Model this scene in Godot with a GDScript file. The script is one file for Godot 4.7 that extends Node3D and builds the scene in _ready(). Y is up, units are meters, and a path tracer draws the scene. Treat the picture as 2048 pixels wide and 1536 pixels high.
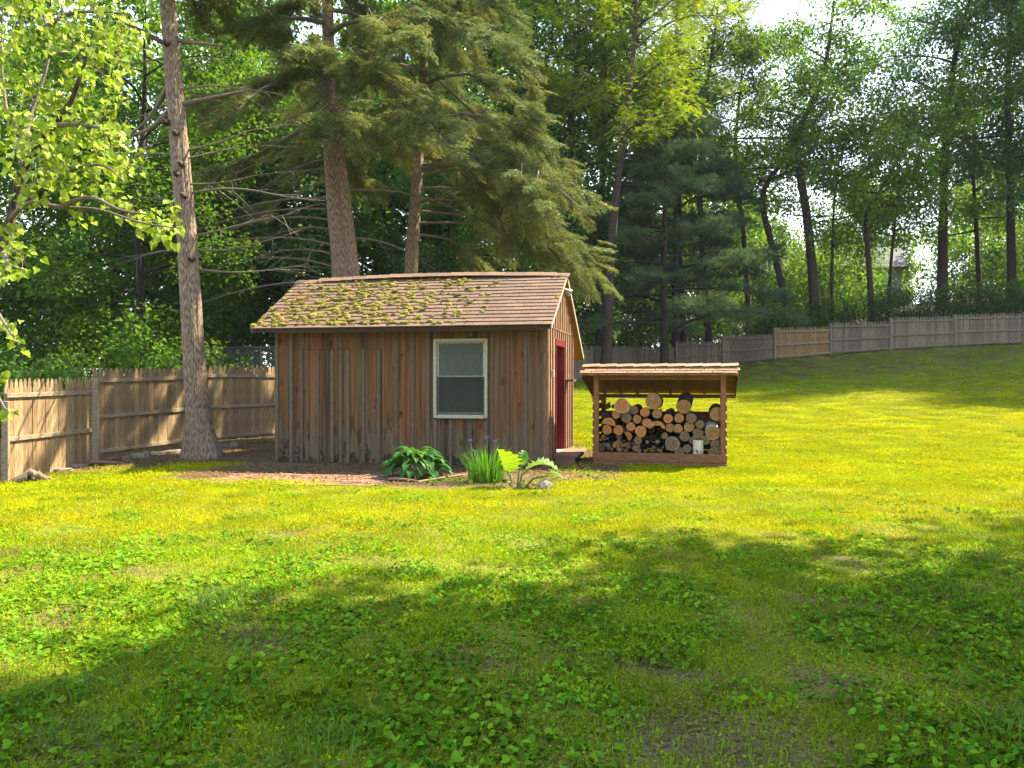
extends Node3D
# A wooden garden shed and a firewood shelter on a lawn, fences and woods behind.
# x runs along the picture, depth d runs away from the camera (world z = -d), y is up, metres.

const EYE := 1.49
const FOCAL := 1600.0

var rng := RandomNumberGenerator.new()
var taken := {}
var M := {}
var T := {}
var noise := FastNoiseLite.new()
var clumps := {}

# ------------------------------------------------------------------ mesh collector
class MB:
	var v := PackedVector3Array()
	var n := PackedVector3Array()
	var c := PackedColorArray()
	var uv := PackedVector2Array()
	var smooth := false
	var has_uv := false
	var col := Color.WHITE
	func tri(a: Vector3, b: Vector3, d: Vector3) -> void:      # counter-clockwise seen from outside
		v.append(a); v.append(d); v.append(b)
		c.append(col); c.append(col); c.append(col)
		if smooth:
			var k := (b - a).cross(d - a).normalized()
			n.append(k); n.append(k); n.append(k)
		if has_uv:
			uv.append(Vector2.ZERO); uv.append(Vector2.ZERO); uv.append(Vector2.ZERO)
	func quad(a: Vector3, b: Vector3, d: Vector3, e: Vector3) -> void:
		tri(a, b, d); tri(a, d, e)
	func trin(a: Vector3, b: Vector3, d: Vector3, na: Vector3, nb: Vector3, nd: Vector3) -> void:
		v.append(a); v.append(d); v.append(b)
		n.append(na); n.append(nd); n.append(nb)
		c.append(col); c.append(col); c.append(col)
		if has_uv:
			uv.append(Vector2.ZERO); uv.append(Vector2.ZERO); uv.append(Vector2.ZERO)
	func triuv(a: Vector3, b: Vector3, d: Vector3, ua: Vector2, ub: Vector2, ud: Vector2) -> void:
		v.append(a); v.append(d); v.append(b)
		c.append(col); c.append(col); c.append(col)
		uv.append(ua); uv.append(ud); uv.append(ub)
		if smooth:
			var k := (b - a).cross(d - a).normalized()
			n.append(k); n.append(k); n.append(k)
	func box(o: Vector3, s: Vector3, b := Basis.IDENTITY, bevel := 0.0) -> void:
		var h := s * 0.5
		if bevel <= 0.0:
			var p := []
			for i in 8:
				p.append(o + b * Vector3(h.x if i & 1 else -h.x, h.y if i & 2 else -h.y, h.z if i & 4 else -h.z))
			quad(p[4], p[5], p[7], p[6]); quad(p[1], p[0], p[2], p[3])
			quad(p[5], p[1], p[3], p[7]); quad(p[0], p[4], p[6], p[2])
			quad(p[6], p[7], p[3], p[2]); quad(p[0], p[1], p[5], p[4])
			return
		# chamfered along all twelve edges
		var q := h - Vector3.ONE * bevel
		for ax in 3:
			for sg in [-1.0, 1.0]:
				var u := (ax + 1) % 3
				var w := (ax + 2) % 3
				var f := []
				for k in [[-1, -1], [1, -1], [1, 1], [-1, 1]]:
					var e := Vector3.ZERO
					e[ax] = h[ax] * sg; e[u] = q[u] * k[0]; e[w] = q[w] * k[1]
					f.append(o + b * e)
				if sg > 0: quad(f[0], f[1], f[2], f[3])
				else: quad(f[3], f[2], f[1], f[0])
		for ax in 3:
			var u := (ax + 1) % 3
			var w := (ax + 2) % 3
			for k in [[-1.0, -1.0], [1.0, -1.0], [1.0, 1.0], [-1.0, 1.0]]:
				var e1 := Vector3.ZERO
				var e2 := Vector3.ZERO
				e1[u] = h[u] * k[0]; e1[w] = q[w] * k[1]
				e2[u] = q[u] * k[0]; e2[w] = h[w] * k[1]
				var lo := Vector3.ZERO
				lo[ax] = -q[ax]
				var pts := [o + b * (e1 + lo), o + b * (e2 + lo), o + b * (e2 - lo), o + b * (e1 - lo)]
				if k[0] * k[1] > 0: quad(pts[0], pts[1], pts[2], pts[3])
				else: quad(pts[3], pts[2], pts[1], pts[0])
		for i in 8:
			var s3 := Vector3(1 if i & 1 else -1, 1 if i & 2 else -1, 1 if i & 4 else -1)
			var a := o + b * Vector3(h.x * s3.x, q.y * s3.y, q.z * s3.z)
			var d := o + b * Vector3(q.x * s3.x, h.y * s3.y, q.z * s3.z)
			var e := o + b * Vector3(q.x * s3.x, q.y * s3.y, h.z * s3.z)
			if s3.x * s3.y * s3.z > 0: tri(a, d, e)
			else: tri(a, e, d)
	func tube(pts: Array, rad: Array, sides: int, caps := true) -> void:   # smooth tapered tube
		smooth = true
		var rings := []
		var last := Vector3.RIGHT
		for i in pts.size():
			var dir: Vector3 = (pts[mini(i + 1, pts.size() - 1)] - pts[maxi(i - 1, 0)])
			dir = dir.normalized() if dir.length() > 1e-6 else Vector3.UP
			var x := last - dir * last.dot(dir)
			if x.length() < 0.05:
				x = dir.cross(Vector3.FORWARD if absf(dir.z) < 0.8 else Vector3.UP)
			x = x.normalized()
			last = x
			var y := dir.cross(x)
			var ring := []
			for k in sides:
				var a := TAU * k / sides
				ring.append(x * cos(a) + y * sin(a))
			rings.append(ring)
		for i in pts.size() - 1:
			for k in sides:
				var k2 := (k + 1) % sides
				var p0: Vector3 = pts[i]
				var p1: Vector3 = pts[i + 1]
				var a: Vector3 = p0 + rings[i][k] * rad[i]
				var b: Vector3 = p0 + rings[i][k2] * rad[i]
				var d: Vector3 = p1 + rings[i + 1][k2] * rad[i + 1]
				var e: Vector3 = p1 + rings[i + 1][k] * rad[i + 1]
				trin(a, b, d, rings[i][k], rings[i][k2], rings[i + 1][k2])
				trin(a, d, e, rings[i][k], rings[i + 1][k2], rings[i + 1][k])
		if caps:
			for w in [0, pts.size() - 1]:
				var up: Vector3 = (pts[1] - pts[0]) if w == 0 else (pts[w] - pts[w - 1])
				for k in sides:
					var a: Vector3 = pts[w] + rings[w][k] * rad[w]
					var b: Vector3 = pts[w] + rings[w][(k + 1) % sides] * rad[w]
					if w == 0: tri(pts[w], b, a)
					else: tri(pts[w], a, b)
	func mesh() -> ArrayMesh:
		var arr := []
		arr.resize(Mesh.ARRAY_MAX)
		arr[Mesh.ARRAY_VERTEX] = v
		if smooth: arr[Mesh.ARRAY_NORMAL] = n
		arr[Mesh.ARRAY_COLOR] = c
		if has_uv: arr[Mesh.ARRAY_TEX_UV] = uv
		var m := ArrayMesh.new()
		m.add_surface_from_arrays(Mesh.PRIMITIVE_TRIANGLES, arr)
		return m

# ------------------------------------------------------------------ naming and nodes
func numbered(called: String) -> String:
	if not taken.has(called):
		taken[called] = 0
		return called
	taken[called] += 1
	return "%s_%03d" % [called, taken[called]]

func tag(o: Node3D, label: String, category := "", group := "", kind := "") -> Node3D:
	if label: o.set_meta("label", label)
	if category: o.set_meta("category", category)
	if group: o.set_meta("group", group)
	if kind: o.set_meta("kind", kind)
	return o

func thing(called: String, where: Vector3, turn := 0.0) -> Node3D:
	var o := Node3D.new()
	o.name = numbered(called)
	add_child(o)
	o.position = where
	o.rotation.y = turn
	return o

func put(called: String, mesh: Mesh, m: Material, parent: Node = null, xf := Transform3D.IDENTITY) -> MeshInstance3D:
	var o := MeshInstance3D.new()
	o.name = numbered(called) if parent == null else called
	o.mesh = mesh
	o.material_override = m
	if parent == null: add_child(o)
	else: parent.add_child(o, true)
	o.transform = xf
	return o

func scatter(called: String, mesh: Mesh, m: Material, parent: Node, xfs: Array, tints: Array) -> MultiMeshInstance3D:
	var mm := MultiMesh.new()
	mm.transform_format = MultiMesh.TRANSFORM_3D
	mm.use_colors = true
	mm.mesh = mesh
	mm.instance_count = xfs.size()
	for i in xfs.size():
		mm.set_instance_transform(i, xfs[i])
		mm.set_instance_color(i, tints[i])
	var o := MultiMeshInstance3D.new()
	o.name = called if parent else numbered(called)
	o.multimesh = mm
	o.material_override = m
	if parent: parent.add_child(o, true)
	else: add_child(o)
	return o

func rnd(a: float, b: float) -> float:
	return rng.randf_range(a, b)

func lin(r: float, g: float, b: float) -> Color:
	return Color(r, g, b).linear_to_srgb()

func at(px: float, py: float, d: float) -> Vector3:      # a point of the place from its bearing and its depth
	return Vector3((px - 1024.0) / FOCAL * d, EYE + (762.0 - py) / FOCAL * d, -d)

func gh(x: float, d: float) -> float:                    # height of the ground
	var dd := minf(d, 46.0)
	var t := (dd - 15.0) / 1.3
	var sp := (log(1.0 + exp(t)) if t < 20.0 else t) * 1.3
	var h := 0.085 * smoothstep(-7.0, 1.0, x) * sp
	var q := maxf(0.0, minf(dd, 38.0) - 20.0)
	h += clampf((x - 7.0) * 0.00062, 0.0, 0.011) * q * q
	h -= 0.22 * clampf((-x - 5.0) / 3.5, 0.0, 1.0) * (1.0 - smoothstep(12.5, 16.0, d))
	return h

func on_ground(x: float, d: float, up := 0.0) -> Vector3:
	return Vector3(x, gh(x, d) + up, -d)

func tilt(x: float, d: float) -> Basis:                  # basis whose y stands on the slope
	var e := 0.3
	var nx := gh(x - e, d) - gh(x + e, d)
	var nz := gh(x, d + e) - gh(x, d - e)
	var y := Vector3(nx, 2.0 * e, nz).normalized()
	var z := Vector3.RIGHT.cross(y).normalized()
	return Basis(y.cross(z), y, z)

# ------------------------------------------------------------------ materials
func noise_tex(key: String, freq: float, oct: int, lo: float, hi: float, seed_: int, size := 512) -> NoiseTexture2D:
	if T.has(key): return T[key]
	var f := FastNoiseLite.new()
	f.noise_type = FastNoiseLite.TYPE_SIMPLEX_SMOOTH
	f.frequency = freq
	f.fractal_octaves = oct
	f.seed = seed_
	var t := NoiseTexture2D.new()
	t.width = size
	t.height = size
	t.seamless = true
	t.noise = f
	var g := Gradient.new()
	g.set_color(0, Color(lo, lo, lo))
	g.set_color(1, Color(hi, hi, hi))
	t.color_ramp = g
	T[key] = t
	return t

func mat(key: String, col: Color, rough := 0.85, tex: Texture2D = null, scale := Vector3.ONE, world := true, relief := 0.0, vertex := false) -> StandardMaterial3D:
	var m := StandardMaterial3D.new()
	m.resource_name = key
	m.albedo_color = col
	m.roughness = rough
	m.metallic_specular = 0.35
	if tex:
		m.albedo_texture = tex
		m.uv1_triplanar = true
		m.uv1_world_triplanar = world
		m.uv1_scale = scale
		m.uv1_triplanar_sharpness = 4.0
		if relief > 0.0:
			m.heightmap_enabled = true
			m.heightmap_texture = tex
			m.heightmap_scale = relief
	m.vertex_color_use_as_albedo = vertex
	M[key] = m
	return m

func leaf_mat(key: String, through: float, rough := 0.5) -> StandardMaterial3D:
	var m := StandardMaterial3D.new()
	m.resource_name = key
	m.roughness = rough
	m.metallic_specular = 0.15
	m.vertex_color_use_as_albedo = true
	m.cull_mode = BaseMaterial3D.CULL_DISABLED
	m.backlight_enabled = true
	m.backlight = lin(through, through, through * (0.35 if through > 0.5 else 0.7))
	M[key] = m
	return m

func make_materials() -> void:
	var grain := noise_tex("grain", 0.02, 5, 0.58, 1.0, 11)
	var fine := noise_tex("fine", 0.06, 4, 0.5, 1.0, 12)
	var bark := noise_tex("bark", 0.03, 5, 0.3, 1.0, 13)
	var soil := noise_tex("soil", 0.05, 6, 0.45, 1.0, 14, 1024)
	mat("soil", Color.WHITE, 1.0, soil, Vector3(0.55, 0.55, 0.55), true, 1.5, true)
	for i in 4:      # weathered fence boards
		mat("picket%d" % i, lin([0.37, 0.31, 0.41, 0.27][i], [0.245, 0.20, 0.28, 0.18][i], [0.128, 0.10, 0.148, 0.095][i]), 0.9, grain, Vector3(4.0, 0.35, 4.0), true, 0.3)
		mat("greypicket%d" % i, lin([0.24, 0.20, 0.265, 0.18][i], [0.19, 0.158, 0.21, 0.145][i], [0.135, 0.112, 0.15, 0.105][i]), 0.9, grain, Vector3(4.0, 0.35, 4.0), true, 0.3)
		mat("newpicket%d" % i, lin([0.36, 0.33, 0.40, 0.34][i], [0.215, 0.19, 0.235, 0.20][i], [0.10, 0.088, 0.115, 0.092][i]), 0.9, grain, Vector3(4.0, 0.35, 4.0), true, 0.3)
		mat("gable%d" % i, lin([0.30, 0.26, 0.34, 0.23][i], [0.165, 0.14, 0.195, 0.125][i], [0.095, 0.08, 0.115, 0.072][i]), 0.85, grain, Vector3(5.0, 0.4, 5.0), true, 0.25)
		mat("shingle%d" % i, lin([0.225, 0.19, 0.25, 0.205][i], [0.14, 0.12, 0.155, 0.132][i], [0.095, 0.084, 0.104, 0.094][i]), 0.95, fine, Vector3(6.0, 6.0, 6.0), true, 0.25)
		mat("cedar%d" % i, lin([0.36, 0.30, 0.40, 0.33][i], [0.20, 0.165, 0.23, 0.185][i], [0.125, 0.10, 0.145, 0.115][i]), 0.9, grain, Vector3(5.0, 5.0, 0.8), true, 0.25)
		mat("brick%d" % i, lin([0.36, 0.30, 0.41, 0.33][i], [0.19, 0.155, 0.225, 0.18][i], [0.125, 0.105, 0.155, 0.125][i]), 0.95, fine, Vector3(5, 5, 5), true, 0.3)
		mat("stone%d" % i, lin([0.33, 0.26, 0.40, 0.30][i], [0.29, 0.235, 0.35, 0.25][i], [0.235, 0.20, 0.28, 0.20][i]), 0.95, fine, Vector3(3, 3, 3), true, 0.5)
		mat("logbark%d" % i, lin([0.115, 0.085, 0.15, 0.10][i], [0.082, 0.062, 0.11, 0.075][i], [0.058, 0.045, 0.08, 0.052][i]), 0.95, bark, Vector3(4, 4, 1.2), false, 0.8)
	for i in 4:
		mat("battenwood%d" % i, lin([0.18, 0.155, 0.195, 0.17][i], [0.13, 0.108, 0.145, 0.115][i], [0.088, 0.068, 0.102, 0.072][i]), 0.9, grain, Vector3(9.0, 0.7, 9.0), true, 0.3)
	mat("rail", lin(0.34, 0.265, 0.18), 0.9, grain, Vector3(0.5, 5.0, 0.5), true, 0.3)
	mat("greyrail", lin(0.22, 0.18, 0.135), 0.9, grain, Vector3(0.5, 5.0, 0.5), true, 0.3)
	mat("soffit", lin(0.46, 0.22, 0.055), 0.8, grain, Vector3(0.8, 3.0, 3.0), true)
	mat("deck", lin(0.16, 0.10, 0.065), 0.9, grain, Vector3(2, 2, 2), true)
	mat("fascia", lin(0.055, 0.034, 0.026), 0.8, grain, Vector3(0.6, 4, 4), true)
	mat("cream", lin(0.60, 0.57, 0.44), 0.55, fine, Vector3(1.2, 1.2, 1.2), true)
	mat("frieze", lin(0.42, 0.33, 0.17), 0.7, fine, Vector3(1.2, 1.2, 1.2), true)
	mat("rake", lin(0.55, 0.46, 0.37), 0.6, fine, Vector3(2, 2, 2), true)
	mat("red", lin(0.24, 0.024, 0.026), 0.45, fine, Vector3(1.5, 1.5, 1.5), true)
	mat("step", lin(0.27, 0.15, 0.105), 0.85, grain, Vector3(3, 3, 0.5), true, 0.3)
	mat("interior", lin(0.02, 0.018, 0.016), 0.95)
	mat("screen_grey", lin(0.10, 0.105, 0.10), 0.6)
	mat("stainwood", lin(0.34, 0.15, 0.062), 0.75, grain, Vector3(5, 0.45, 5), true, 0.2)
	mat("stainwood_across", lin(0.29, 0.135, 0.06), 0.75, grain, Vector3(0.45, 5, 5), true, 0.2)
	mat("plydeck", lin(0.44, 0.235, 0.10), 0.85, grain, Vector3(0.6, 2, 2), true)
	mat("birchbark", lin(0.80, 0.74, 0.66), 0.8, noise_tex("birch", 0.02, 3, 0.6, 1.0, 17), Vector3(1.5, 1.5, 6.0), false, 0.3)
	mat("metal", lin(0.32, 0.33, 0.32), 0.45, fine, Vector3(2, 2, 2), true)
	M["metal"].metallic = 0.7
	mat("wire", lin(0.30, 0.31, 0.30), 0.5)
	mat("trunkbark", lin(0.50, 0.355, 0.255), 0.95, bark, Vector3(2.2, 0.42, 2.2), true, 3.0)
	mat("greybark", lin(0.165, 0.125, 0.095), 0.95, bark, Vector3(2.0, 0.4, 2.0), true, 2.0)
	mat("darkbark", lin(0.085, 0.068, 0.052), 0.95, bark, Vector3(1.6, 0.4, 1.6), true, 1.5)
	mat("twig", lin(0.34, 0.275, 0.20), 0.9, bark, Vector3(3, 3, 3), true)
	mat("knot", lin(0.05, 0.035, 0.026), 0.95)
	mat("drystick", lin(0.30, 0.215, 0.13), 0.9, fine, Vector3(4, 4, 4), true)
	mat("housewall", lin(0.55, 0.55, 0.54), 0.8, fine, Vector3(0.5, 0.5, 0.5), true)
	mat("houseroof", lin(0.16, 0.155, 0.155), 0.9, fine, Vector3(1, 1, 1), true)
	mat("houseglass", lin(0.03, 0.035, 0.04), 0.1)
	mat("leafstalk", lin(0.10, 0.15, 0.04), 0.6)
	mat("bloom", lin(0.09, 0.055, 0.27), 0.7)
	mat("moss", Color.WHITE, 1.0, fine, Vector3(14, 14, 14), true, 0.8, true)
	leaf_mat("leaf", 1.0, 0.65)
	leaf_mat("needle", 0.5, 0.7)
	leaf_mat("grass", 0.8, 0.9)
	leaf_mat("bigleaf", 0.8, 0.35)
	var glass := StandardMaterial3D.new()
	glass.resource_name = "glass"
	glass.albedo_color = Color(0.8, 0.85, 0.82, 0.12)
	glass.transparency = BaseMaterial3D.TRANSPARENCY_ALPHA
	glass.roughness = 0.03
	M["glass"] = glass
	var mesh_screen := StandardMaterial3D.new()
	mesh_screen.resource_name = "insect_screen"
	mesh_screen.albedo_color = Color(0.10, 0.105, 0.10, 0.5)
	mesh_screen.transparency = BaseMaterial3D.TRANSPARENCY_ALPHA
	mesh_screen.roughness = 0.8
	M["insect_screen"] = mesh_screen
	# cut wood: growth rings, cracks from the heart
	for i in 3:
		var im := Image.create(192, 192, false, Image.FORMAT_RGB8)
		var base: Color = [Color(0.50, 0.20, 0.055), Color(0.36, 0.185, 0.068), Color(0.20, 0.125, 0.065)][i]
		for y in 192:
			for x in 192:
				var p := Vector2(x - 96 + 7 * (i - 1), y - 96 - 5 * i) / 96.0
				var a := p.angle()
				var r := p.length() * (1.0 + 0.06 * noise.get_noise_2d(cos(a) * 60 + i * 90, sin(a) * 60))
				var k := 0.80 + 0.16 * sin(r * 70.0 + noise.get_noise_2d(x * 1.5, y * 1.5) * 4.0)
				k *= 0.86 + 0.5 * noise.get_noise_2d(x * 2.2 + 300 * i, y * 2.2)
				if r > 0.86: k *= 1.12
				var crack := absf(wrapf(a * (2.0 + i) + noise.get_noise_1d(r * 90 + i * 50) * 0.5, -PI, PI))
				if crack < 0.05 / maxf(r, 0.08) * 0.35 and r < 0.65: k *= 0.45
				im.set_pixel(x, y, Color(base.r * k, base.g * k, base.b * k).linear_to_srgb())
		var m := StandardMaterial3D.new()
		m.resource_name = "cutwood"
		m.albedo_texture = ImageTexture.create_from_image(im)
		m.roughness = 0.9
		M["cut%d" % i] = m

func wall_texture(length: float, height: float) -> ImageTexture:
	# boards of the long wall: tone, grain, knots and the grey and black weathering along the foot
	var w := 1536
	var h := 752
	var im := Image.create(w, h, false, Image.FORMAT_RGB8)
	var knots := []
	var r := RandomNumberGenerator.new()
	r.seed = 77
	for i in 46:
		knots.append(Vector3(r.randf() * length, r.randf() * height, r.randf_range(0.018, 0.045)))
	for y in h:
		var hy := (1.0 - (y + 0.5) / h) * height
		for x in w:
			var lx := (x + 0.5) / w * length
			var board := floorf(lx / 0.222)
			var seed_b := board * 37.7
			var bx := lx
			var dark := 1.0
			for k in knots:
				var dx: float = lx - k.x
				var dy: float = (hy - k.y) * 0.55
				var q: float = (dx * dx + dy * dy) / (k.z * k.z)
				if q < 7.0:
					bx += dx * 0.8 * exp(-q * 0.5)
					if q < 1.3: dark *= 0.45 + 0.4 * minf(q, 1.0) + 0.12 * sin(q * 14.0)
			var g := noise.get_noise_2d(bx * 900.0 + seed_b, hy * 26.0)
			var g2 := noise.get_noise_2d(bx * 2600.0 + seed_b, hy * 60.0)
			var tone := 0.88 + 0.5 * noise.get_noise_2d(board * 91.0, 5.0) + 0.45 * g + 0.4 * g2
			var wash := noise.get_noise_2d(bx * 180.0 + seed_b * 3.0, hy * 22.0 + 70.0)
			var c := Color(0.27, 0.145, 0.075)
			# silvered grain
			c = c.lerp(Color(0.25, 0.18, 0.115), clampf(0.18 + wash * 1.4 + 0.5 * noise.get_noise_2d(lx * 40.0, hy * 40.0), 0.0, 1.0))
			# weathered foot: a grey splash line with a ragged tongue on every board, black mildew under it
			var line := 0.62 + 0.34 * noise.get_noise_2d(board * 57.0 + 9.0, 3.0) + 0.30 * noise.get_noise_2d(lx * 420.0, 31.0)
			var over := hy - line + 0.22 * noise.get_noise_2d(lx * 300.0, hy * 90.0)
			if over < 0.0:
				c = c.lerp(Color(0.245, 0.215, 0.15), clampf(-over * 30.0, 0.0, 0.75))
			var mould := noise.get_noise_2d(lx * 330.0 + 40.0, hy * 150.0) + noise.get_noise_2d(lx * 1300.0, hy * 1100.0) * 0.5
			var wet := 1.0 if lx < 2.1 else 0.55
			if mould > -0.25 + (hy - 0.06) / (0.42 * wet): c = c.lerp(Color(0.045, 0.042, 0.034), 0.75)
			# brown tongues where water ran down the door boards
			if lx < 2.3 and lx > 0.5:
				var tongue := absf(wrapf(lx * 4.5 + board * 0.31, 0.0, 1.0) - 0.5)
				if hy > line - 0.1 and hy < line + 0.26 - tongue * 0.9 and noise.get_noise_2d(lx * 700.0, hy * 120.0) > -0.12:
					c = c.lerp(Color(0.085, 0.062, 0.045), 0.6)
			c = c * (tone * dark)
			im.set_pixel(x, y, Color(clampf(c.r, 0, 1), clampf(c.g, 0, 1), clampf(c.b, 0, 1)).linear_to_srgb())
	return ImageTexture.create_from_image(im)

# ------------------------------------------------------------------ foliage clumps
func leaf_shape(b: MB, o: Vector3, dir: Vector3, up: Vector3, len_: float, wid: float, fold := 0.25) -> void:
	var side := dir.cross(up).normalized()
	var nn := side.cross(dir).normalized()
	var mid := o + dir * len_ * 0.45 - nn * wid * fold
	var tip := o + dir * len_ - nn * len_ * 0.12
	b.tri(o, mid + side * wid * 0.5 + nn * wid * fold, tip)
	b.tri(o, tip, mid - side * wid * 0.5 + nn * wid * fold)

func rand_dir() -> Vector3:
	var z := rnd(-1, 1)
	var a := rnd(0, TAU)
	var r := sqrt(1 - z * z)
	return Vector3(cos(a) * r, z, sin(a) * r)

func clump_broad(n: int, radius: float, leaf: float, flat: float, drift := 0.35) -> ArrayMesh:
	var b := MB.new()
	for i in n:
		var p := rand_dir() * radius * pow(rng.randf(), 0.45)
		p.y *= flat
		var dir := (p.normalized() + rand_dir() * 0.8 + Vector3.DOWN * drift).normalized()
		var up := (Vector3.UP + rand_dir() * 0.7).normalized()
		var t := rnd(0.7, 1.3)
		b.col = Color(t * rnd(0.85, 1.2), t, t * rnd(0.7, 1.1))
		var s := leaf * rnd(0.7, 1.25)
		leaf_shape(b, p, dir, up, s, s * rnd(0.55, 0.8))
	return b.mesh()

func clump_compound(n: int, radius: float) -> ArrayMesh:      # feathery leaves of paired leaflets
	var b := MB.new()
	for i in n:
		var p := rand_dir() * radius * pow(rng.randf(), 0.5)
		p.y *= 0.6
		var dir := (Vector3(p.x, 0, p.z).normalized() + rand_dir() * 0.6 + Vector3.DOWN * 0.25).normalized()
		var side := dir.cross(Vector3.UP).normalized()
		var t := rnd(0.75, 1.25)
		b.col = Color(t * rnd(0.9, 1.15), t, t)
		for k in 6:
			var q := p + dir * (0.035 * k) + Vector3.DOWN * 0.002 * k * k
			for s in [-1.0, 1.0]:
				leaf_shape(b, q, (side * s + dir * 0.4 + rand_dir() * 0.2).normalized(), Vector3.UP, 0.062, 0.034, 0.1)
	return b.mesh()

func clump_hemlock() -> ArrayMesh:      # a drooping flat spray, x outward, lacy
	var b := MB.new()
	var len_ := 1.0
	for k in 14:
		var t := (k + 1) / 14.0
		var o := Vector3(len_ * t + rnd(-0.03, 0.03), -0.30 * t * t * len_ + rnd(-0.03, 0.03), rnd(-0.03, 0.03))
		for s in [-1.0, 1.0]:
			var tl := (0.48 * (1.0 - t * 0.72) + 0.06) * rnd(0.55, 1.2)
			var dir := Vector3(rnd(0.5, 1.0), rnd(-0.65, 0.05), s * rnd(0.7, 1.1)).normalized()
			var pieces := 6
			for q in pieces:
				var f := (q + 0.3) / pieces
				var a := o + dir * tl * f + Vector3.DOWN * 0.22 * tl * f * f
				var bright := rnd(0.45, 1.05) + (0.9 if q >= pieces - 1 else 0.0)
				b.col = Color(bright * rnd(1.0, 1.15), bright, bright * 0.85)
				for s2 in [-1.0, 1.0]:
					var out: Vector3 = (dir * 0.8 + dir.cross(Vector3.UP).normalized() * s2 + rand_dir() * 0.35 + Vector3.DOWN * 0.25).normalized()
					var sd: Vector3 = out.cross(rand_dir()).normalized() * 0.0125
					b.tri(a - sd, a + out * rnd(0.07, 0.13) * (1.2 - 0.6 * f), a + sd)
	return b.mesh()

func clump_pine() -> ArrayMesh:      # brushes of long needles on a short shoot
	var b := MB.new()
	for i in 11:
		var o := Vector3(rnd(0.0, 0.62), rnd(-0.06, 0.1), rnd(-0.28, 0.28))
		var ax := (Vector3(1.0, 0.35, o.z * 1.6) + rand_dir() * 0.35).normalized()
		var t := rnd(0.7, 1.25)
		for k in 16:
			var dir := (ax * rnd(0.35, 1.0) + rand_dir() * 0.75).normalized()
			var sd := dir.cross(rand_dir()).normalized() * 0.0065
			var p := o + ax * rnd(0.0, 0.12)
			b.col = Color(t, t, t) * rnd(0.85, 1.15)
			b.tri(p - sd, p + dir * rnd(0.10, 0.15), p + sd)
	return b.mesh()

func make_clumps() -> void:
	for i in 3:
		clumps["broad%d" % i] = clump_broad(34, 0.46, 0.13, 0.7)
		clumps["small%d" % i] = clump_broad(44, 0.46, 0.095, 0.75)
		clumps["coarse%d" % i] = clump_broad(38, 0.75, 0.20, 0.75)
		clumps["locust%d" % i] = clump_compound(9, 0.42)
		clumps["hemlock%d" % i] = clump_hemlock()
		clumps["pine%d" % i] = clump_pine()

# ------------------------------------------------------------------ trees
func polyline_at(pts: Array, t: float) -> Vector3:
	var f := clampf(t, 0.0, 0.9999) * (pts.size() - 1)
	var i := int(f)
	return pts[i].lerp(pts[i + 1], f - i)

func smooth_path(ctrl: Array, n: int) -> Array:
	var c := Curve3D.new()
	for i in ctrl.size():
		var a: Vector3 = ctrl[maxi(i - 1, 0)]
		var b: Vector3 = ctrl[mini(i + 1, ctrl.size() - 1)]
		c.add_point(ctrl[i], -(b - a) / 6.0, (b - a) / 6.0)
	var out := []
	for i in n + 1:
		out.append(c.sample(mini(int(float(i) / n * (ctrl.size() - 1)), ctrl.size() - 2), float(i) / n * (ctrl.size() - 1) - mini(int(float(i) / n * (ctrl.size() - 1)), ctrl.size() - 2)))
	return out

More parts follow.
